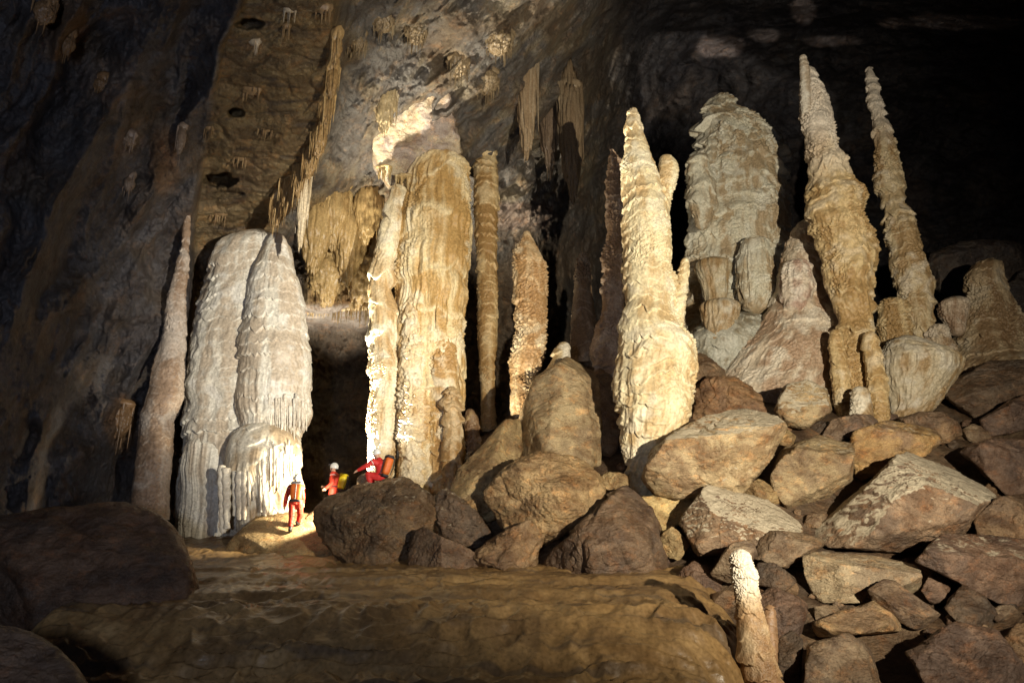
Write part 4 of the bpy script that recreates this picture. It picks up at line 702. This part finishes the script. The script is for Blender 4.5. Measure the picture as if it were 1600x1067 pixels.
# ground under and behind everything
rp = [at(450, 800, 21.3), at(524, 800, 22.2), at(600, 760, 22.2), at(300, 860, 21), at(150, 800, 18), at(-100, 800, 16)]
pts = np.array(BASES+[tuple(p) for p in rp]+[(-9, 11, -.8), (-6, 9, -1), (-2, 12.5, -.2), (2, 12.5, -.2), (-2, 16, .8), (2, 16, .9), (-5, 14, .1), (-5, 18, 1.2), (0, 18, 1.2), (0, 8, -1.4), (4, 8, -1.3), (8, 9, -.8), (12, 10, .4), (14, 14, 2.5), (0, 0, -.2), (10, 0, -.2), (-10, 0, -.2), (-14, 20, 3), (-12, 14, 1), (20, 26, 9), (20, 18, 6),
  (-9, 27, 3.2), (-5, 27, 3.6), (-3, 32, 4.2), (0, 32, 5.6), (6, 33, 8.2), (14, 33, 9.8), (22, 34, 10), (-14, 34, 4)])
xyp = pts[:, :2]
def phi(r): return np.sqrt(r*r+1.0)
K = phi(np.linalg.norm(xyp[:, None]-xyp[None], axis=2)); n = len(pts)
A_ = np.zeros((n+3, n+3)); A_[:n, :n] = K-.6*np.eye(n); A_[:n, n] = 1; A_[:n, n+1:] = xyp; A_[n, :n] = 1; A_[n+1:, :n] = xyp.T
sol = np.linalg.solve(A_, np.concatenate([pts[:, 2], [0, 0, 0]]))
def terrain(x, y):
    q = np.stack([x, y], -1).reshape(-1, 2); out = np.zeros(len(q))
    for i in range(0, len(q), 20000):
        r = np.linalg.norm(q[i:i+20000, None]-xyp[None], axis=2); out[i:i+20000] = phi(r)@sol[:n]
    return (out+sol[n]+q@sol[n+1:]).reshape(np.shape(x))
gx = np.linspace(-22, 30, 330); gy = np.concatenate([np.linspace(-6, 9, 40, endpoint=False), np.linspace(9, 30, 230, endpoint=False), np.linspace(30, 40, 40)])
GXm, GYm = np.meshgrid(gx, gy); g3 = np.stack([GXm, GYm, GXm*0], -1)
GZ = np.clip(terrain(GXm, GYm), -2.5, 13)-.12+.22*fbm(g3*.8, 4)+.05*ridged(g3*2.2, 3)
cg = mix((.17, .115, .07), (.10, .072, .05), sst(-.2, .25, fbm(g3*.6+4, 4)))
o = make('ground', np.stack([GXm, GYm, GZ], -1).reshape(-1, 3), grid_faces(len(gx), len(gy), False), cg.reshape(-1, 3), GROUNDM); tag(o, kind='structure')
gtree = BVHTree.FromPolygons([Vector(v) for v in np.stack([GXm, GYm, GZ], -1).reshape(-1, 3)[::1]], grid_faces(len(gx), len(gy), False).tolist())
# small stones filling the gaps of the slope
rs = random.Random(3)
n_small = 0
while n_small < 190:
    px = rs.uniform(690, 1620); py = rs.uniform(600, 1075)
    if px < 1090+(py-800)*.3 and py > 930: continue
    h = gtree.ray_cast(Vector((0, 0, CAMZ)), Vector(ray(px, py)).normalized())
    if h[0] is None or h[0].y > 24: continue
    s = rs.uniform(6, 12) if n_small % 3 else rs.uniform(12, 26); Yq = h[0].y-.05
    poly = [(px+s*rs.uniform(.7, 1.25)*math.cos(a), py-s*.25+s*.75*rs.uniform(.7, 1.2)*math.sin(a)) for a in np.linspace(0, 6.28, 8)[:-1]]
    boulder('small angular brown stone filling a gap between the boulders', poly, Yq, (), 20, .95, .06, [BR, DK, RD, GYB][rs.randrange(4)], .25, seed=100+n_small, name='stone', cat='stone', group='small stones in the gaps of the slope', base=False, lod=4)
    n_small += 1

# ------------------------------------------------------------------ the three cavers
def caps(segs, voxel, name, mat, parent, smooth=6, extra=()):
    """limbs as tapered capsules fused into ONE continuous skin"""
    bm = bmesh.new()
    for a, ra, b, rb in segs:
        a, b = Vector(a), Vector(b); d = b-a
        for k in range(int(max(2, d.length/(min(ra, rb)*.45)))+1):
            t = k/int(max(2, d.length/(min(ra, rb)*.45)))
            m = Matrix.Translation(a.lerp(b, t))
            bmesh.ops.create_icosphere(bm, subdivisions=2, radius=ra+(rb-ra)*t, matrix=m)
    for c, r3, rot_ in extra:
        bmesh.ops.create_icosphere(bm, subdivisions=3, radius=1, matrix=Matrix.Translation(c) @ rot_.to_4x4() @ Matrix.Diagonal((*r3, 1)))
    me = bpy.data.meshes.new(name); bm.to_mesh(me); bm.free()
    o = bpy.data.objects.new(name, me); C.objects.link(o)
    r = o.modifiers.new('r', 'REMESH'); r.mode = 'VOXEL'; r.voxel_size = voxel
    s = o.modifiers.new('s', 'SMOOTH'); s.iterations = smooth; s.factor = .5
    dg = bpy.context.evaluated_depsgraph_get(); m2 = bpy.data.meshes.new_from_object(o.evaluated_get(dg)); o.modifiers.clear(); o.data = m2
    bpy.data.meshes.remove(me)
    m2.materials.clear(); m2.materials.append(mat); m2.polygons.foreach_set('use_smooth', np.full(len(m2.polygons), True))
    o.parent = parent; return o
SKIN = plainmat('skin', (.52, .32, .22), .55); SUIT = plainmat('red_coverall', (.60, .05, .025), .62, .8, vary=.45); SUIT2 = plainmat('dark_red_coverall', (.52, .022, .020), .62, .5)
BLACK = plainmat('black_webbing', (.025, .025, .03), .6); BOOT = plainmat('rubber_boot', (.03, .028, .028), .5); HELM = plainmat('white_helmet', (.72, .72, .68), .3); ORANGE = plainmat('orange_bag_cloth', (.75, .17, .025), .55, .3)
YEL = plainmat('yellow_bag_cloth', (.80, .62, .02), .5, .3); GREYM = plainmat('grey_lid_cloth', (.22, .22, .23), .6, .3); LAMPM = plainmat('headlamp_plastic', (.05, .05, .06), .4); REFL = plainmat('reflective_tape', (.75, .75, .74), .35)
I3 = Matrix.Identity(3)
def hand(wrist, dirv, side, curl=.35):
    """palm, five bent fingers of unequal length and a thumb from the side of the palm, as capsules"""
    d = Vector(dirv).normalized(); s = Vector(side); s = (s-d*s.dot(d)).normalized(); nrm = d.cross(s); w_ = Vector(wrist); out = [(w_, .030, w_+d*.05, .036), (w_+d*.05, .036, w_+d*.085, .034)]
    for off, L in ((-.028, .062), (-.010, .075), (.010, .070), (.027, .055)):
        b = w_+d*.085+s*off; k = b+(d+nrm*curl*.4).normalized()*L*.5; e = k+(d+nrm*curl*1.6).normalized()*L*.5
        out += [(b, .0105, k, .0095), (k, .0095, e, .008)]
    b = w_+d*.03-s*.03; k = b+(d*.7-s*.75).normalized()*.035; out += [(b, .014, k, .011), (k, .011, k+(d-s*.15).normalized()*.03, .009)]
    return out
def caver(root, J, suit, voxel=.014):
    """J: joints in metres about the feet; body, coverall, boots, helmet as parts"""
    V_ = {k: Vector(v) for k, v in J.items()}
    f = (V_['face']).normalized(); up = (V_['head']-V_['neck']).normalized(); sd = f.cross(up).normalized(); hd = V_['head']; up = sd.cross(f)
    rot_ = Matrix((sd, f, up)).transposed()
    segs = [(V_['neck'], .055, hd-up*.05, .058), (V_['neck'], .058, V_['chest'], .11), (V_['chest'], .13, V_['pelvis'], .12)]
    for s in 'lr':
        segs += [(V_['sh'+s], .055, V_['el'+s], .042), (V_['el'+s], .040, V_['wr'+s], .028), (V_['hip'+s], .085, V_['kn'+s], .058), (V_['kn'+s], .056, V_['an'+s], .038), (V_['an'+s], .036, V_['to'+s], .03), (V_['chest'], .09, V_['sh'+s], .06)]
        segs += hand(V_['wr'+s], V_['hd'+s], J.get('hs'+s, (0, 1, 0)))
    ex = [(hd+up*.035, (.076, .094, .10), rot_), (hd+f*.035-up*.055, (.055, .062, .06), rot_), (hd+f*.098-up*.01, (.013, .022, .026), rot_), (hd+f*.088-up*.065, (.026, .012, .009), rot_),
          (hd+sd*.078-up*.005, (.012, .022, .03), rot_), (hd-sd*.078-up*.005, (.012, .022, .03), rot_), (hd+f*.082+sd*.032+up*.022, (.014, .01, .008), rot_), (hd+f*.082-sd*.032+up*.022, (.014, .01, .008), rot_)]
    caps(segs, .009, 'body', SKIN, root, 2, ex)
    g = .022; segs = [(V_['neck']-(V_['neck']-V_['chest'])*.15, .078, V_['chest'], .145), (V_['chest'], .165, V_['pelvis'], .148)]
    for s in 'lr':
        segs += [(V_['sh'+s], .082, V_['el'+s], .066), (V_['el'+s], .064, V_['wr'+s], .045), (V_['hip'+s], .115, V_['kn'+s], .085), (V_['kn'+s], .083, V_['kn'+s].lerp(V_['an'+s], .72), .066), (V_['chest'], .12, V_['sh'+s], .085), (V_['pelvis'], .12, V_['hip'+s], .115)]
    cov = caps(segs, .014, 'coverall', suit, root, 4)
    # loose cloth folds
    n_ = len(cov.data.vertices); co = np.empty(n_*3, np.float32); cov.data.vertices.foreach_get('co', co); no = np.empty(n_*3, np.float32); cov.data.vertices.foreach_get('normal', no); co = co.reshape(-1, 3); no = no.reshape(-1, 3)
    co += no*(.012*ridged(co*np.array([5, 5, 9.])+3, 2))[:, None]; cov.data.vertices.foreach_set('co', co.ravel()); cov.data.update()
    for s in 'lr':
        an, to = V_['an'+s], V_['to'+s]
        caps([(an+(V_['kn'+s]-an).normalized()*.15, .072, an, .064), (an-(to-an)*.25, .055, to+(to-an)*.25, .050)], .012, 'boot', BOOT, root, 3)
    # helmet: shell with rim and a lamp on the brow
    bm = bmesh.new(); bmesh.ops.create_uvsphere(bm, u_segments=32, v_segments=18, radius=1)
    for v in list(bm.verts):
        if v.co.z < -.42: bm.verts.remove(v)
    for v in bm.verts:
        if v.co.z < -.3: v.co.x *= 1.04; v.co.y *= 1.04
        rid = .035*max(0, math.cos(3*math.atan2(v.co.x, v.co.y+.0001)*2))*max(0, v.co.z); v.co *= 1+rid
    me = bpy.data.meshes.new('helmet'); bm.to_mesh(me); bm.free(); h = bpy.data.objects.new('helmet', me); C.objects.link(h); me.materials.append(HELM)
    me.polygons.foreach_set('use_smooth', np.full(len(me.polygons), True)); so = h.modifiers.new('s', 'SOLIDIFY'); so.thickness = .06
    h.parent = root; h.matrix_local = Matrix.Translation(hd+up*.035-f*.012) @ rot_.to_4x4() @ Matrix.Diagonal((.106, .132, .135, 1))
    lamp_o = caps([(hd+f*.135+up*.09, .026, hd+f*.165+up*.085, .024)], .008, 'headlamp', LAMPM, root, 1); strap = caps([(hd+sd*a[0]+f*a[1]+up*a[2], .012, hd+sd*b[0]+f*b[1]+up*b[2], .012) for a, b in [((-.085, .02, .04), (-.06, .05, -.11)), ((-.06, .05, -.11), (.06, .05, -.11)), ((.06, .05, -.11), (.085, .02, .04))]], .008, 'chin_strap', BLACK, root, 1)
    for a, b, nm in (('pelvis', 'pelvis', 'belt'),):
        c = V_['pelvis']+(V_['chest']-V_['pelvis']).normalized()*.05; ax = (V_['chest']-V_['pelvis']).normalized(); s_ = ax.orthogonal().normalized(); t_ = ax.cross(s_)
        ring = [c+(s_*math.cos(q)+t_*math.sin(q))*.160 for q in np.linspace(0, 2*math.pi, 17)]
        caps([(ring[i], .022, ring[i+1], .022) for i in range(16)], .012, 'belt', BLACK, root, 2)
    for s in 'lr':   # bright tape at the shoulder
        m_ = V_['sh'+s].lerp(V_['el'+s], .14); ax = (V_['el'+s]-V_['sh'+s]).normalized(); s_ = ax.orthogonal().normalized(); t_ = ax.cross(s_)
        ring = [m_+(s_*math.cos(q)+t_*math.sin(q))*.086 for q in np.linspace(0, 2*math.pi, 13)]
        caps([(ring[i], .012, ring[i+1], .012) for i in range(12)], .009, 'shoulder_tape', REFL, root, 1)
def pack(label, loc, rz, tilt, size, mat, lidmat, basemat, leanx=0):
    """caving bag: tapered soft body, lid, base, two straps, piping"""
    e = empty('backpack', loc); e.rotation_euler = (tilt, leanx, rz); tag(e, label, 'backpack', 'bags carried by the cavers')
    w_, d_, h_ = size; n, m_ = 28, 24
    t = np.linspace(0, 1, m_); th = np.linspace(0, 2*np.pi, n, endpoint=False)
    def se(a, k): return np.sign(np.cos(a))*np.abs(np.cos(a))**k, np.sign(np.sin(a))*np.abs(np.sin(a))**k
    cx, cy = se(th, .55)
    def body(nm, z0, z1, s0, s1, mt, wr=.03):
        z = z0+(z1-z0)*t; s = s0+(s1-s0)*t; rnd = np.sqrt(np.clip(1-np.abs(2*t-1)**7, 0, 1)); s = s*(.02+.98*rnd)
        V = np.stack([s[:, None]*w_/2*cx, s[:, None]*d_/2*cy, z[:, None]*h_+0*cx], -1)
        V = V*(1+wr*fbm(V*9+len(nm), 3))[..., None]
        o = make(nm, V.reshape(-1, 3), grid_faces(n, m_, True)[:, ::-1].copy()[:, ::-1], None, mt); o.parent = e; o.location = (0, 0, 0); return o
    body('bag_body', -.42, .44, .86, 1.0, mat); body('bag_lid', .36, .52, 1.04, .9, lidmat); body('bag_base', -.5, -.38, .8, .92, basemat)
    for sx in (-1, 1):
        caps([((sx*w_*.3, d_*.52, h_*.40), .016, (sx*w_*.36, d_*.62, 0), .018), ((sx*w_*.36, d_*.62, 0), .018, (sx*w_*.38, d_*.5, -h_*.38), .014)], .009, 'shoulder_strap', BLACK, e, 2)
    caps([((0, -d_*.53, -h_*.38), .011, (0, -d_*.53, h_*.38), .011)], .007, 'seam_band', lidmat if lidmat is not mat else BLACK, e, 1)
    return e
def first_hit(px, py, objs):
    best = None; o_ = Vector((0, 0, CAMZ)); d_ = Vector(ray(px, py)).normalized()
    for V, F in objs:
        tr = BVHTree.FromPolygons([Vector(v) for v in V], F.tolist()); h = tr.ray_cast(o_, d_)
        if h[0] is not None and (best is None or h[3] < best[1]): best = (h[0], h[3])
    return best[0] if best else Vector(at(px, py, 20))
# first caver: back to us, walking up the clay, weight on the left leg
f1 = first_hit(453, 833, [TREES['clay_path']]); f2 = first_hit(464, 822, [TREES['clay_path']])
p1 = empty('person', f1); tag(p1, 'person in red seen from behind, walking up the lit clay beside the pale mass', 'person', 'cavers in red coveralls')
dz = f2.z-f1.z; dy = min(f2.y-f1.y, .55); dx = f2.x-f1.x
caver(p1, dict(head=(.02, .16, 1.55), neck=(.02, .12, 1.40), chest=(.03, .10, 1.20), pelvis=(.06, .10, .92), face=(-.15, 1, -.08), shl=(-.14, .09, 1.32), shr=(.18, .12, 1.32), ell=(-.22, .06, 1.05), elr=(.22, .20, 1.06), wrl=(-.26, .12, .80), wrr=(.20, .34, .90),
     hdl=(-.1, .1, -1), hdr=(0, .5, -.8), hipl=(-.04, .10, .88), hipr=(.16, .11, .88), knl=(-.02, .10, .47), knr=(.18, .26, .52), anl=(.0, -.0, .09), anr=(dx+.02, dy, dz+.10), tol=(-.02, .15, .04), tor=(dx+.06, dy+.15, dz+.04)), SUIT)
p1.scale = (.96, .96, .96)
pack('orange bag with a grey lid on the back of the walking caver', f1+Vector((.12, -.15, 1.12)), R(10), R(-4), (.34, .24, .56), ORANGE, GREYM, BLACK)
# second caver: in profile, facing left, half hidden behind the wet boulder
top2 = Vector(at(522, 722, 21.4)); z2 = top2.z-1.70; p2 = empty('person', (top2.x, top2.y, z2)); tag(p2, 'person in red standing in profile with a yellow bag, half hidden by the wet boulder', 'person', 'cavers in red coveralls')
caver(p2, dict(head=(.0, 0, 1.52), neck=(.03, 0, 1.38), chest=(.05, 0, 1.18), pelvis=(.05, 0, .90), face=(-1, .05, .12), shl=(.04, -.19, 1.32), shr=(.04, .19, 1.32), ell=(.06, -.24, 1.05), elr=(-.02, .24, 1.06), wrl=(-.12, -.20, .90), wrr=(-.22, .12, .96),
     hdl=(-1, .1, -.5), hdr=(-1, -.2, 0), hsl=(0, 0, 1), hsr=(0, 0, 1), hipl=(.05, -.10, .86), hipr=(.05, .10, .86), knl=(.0, -.11, .46), knr=(-.08, .11, .47), anl=(.05, -.11, .08), anr=(-.08, .11, .08), tol=(-.10, -.12, .04), tor=(-.23, .12, .04)), SUIT)
pack('yellow bag on the back of the standing caver', Vector((top2.x+.31, top2.y, z2+1.08)), R(-90), R(-10), (.34, .26, .52), YEL, YEL, BLACK)
# third caver: crouching behind the crest of the wet boulder, left arm stretched out
h3 = Vector(at(588, 706, 19.5)); z3 = h3.z-1.12; p3 = empty('person', (h3.x+.05, h3.y, z3)); tag(p3, 'person in dark red crouching on the wet boulder with one arm stretched out', 'person', 'cavers in red coveralls')
caver(p3, dict(head=(-.05, .06, 1.06), neck=(.03, .04, .93), chest=(.10, .02, .74), pelvis=(.14, .0, .42), face=(-.8, .6, -.1), shl=(-.10, -.10, .84), shr=(.16, .20, .86), ell=(-.30, -.14, .70), elr=(.10, .42, .66), wrl=(-.50, -.14, .60), wrr=(-.02, .52, .56),
     hdl=(-.85, 0, -.55), hdr=(-1, .2, -.3), hsl=(0, 1, 0), hsr=(0, 0, 1), hipl=(.06, -.08, .40), hipr=(.16, .10, .40), knl=(-.22, -.12, .48), knr=(-.22, .20, .46), anl=(-.10, -.10, .08), anr=(-.06, .16, .08), tol=(-.26, -.12, .04), tor=(-.22, .18, .04)), SUIT2)
pack('orange bag with a dark lid on the crouching caver', Vector((h3.x+.34, h3.y-.10, z3+.70)), R(-62), R(-14), (.34, .24, .62), plainmat('dark_orange_bag_cloth', (.62, .13, .02), .55, .3), BLACK, BLACK, R(0))
B('small brightly lit pale stone below the outstretched arm of the crouching caver', [(553, 776), (560, 748), (569, 737), (581, 742), (580, 762), (566, 780)], 20.0, (), 12, .8, .1, ((.62, .54, .38), (.5, .4, .25)), 0, 63, base=False)
# what they stand on behind the boulder
B('low rock step under the standing caver behind the wet boulder', [(470, 812), (500, 792), (560, 788), (590, 800), (590, 850), (480, 850)], 21.6, [((0, -.1, 1), .5)], 12, 1.2, .03, YL, .1, 60, base=False)
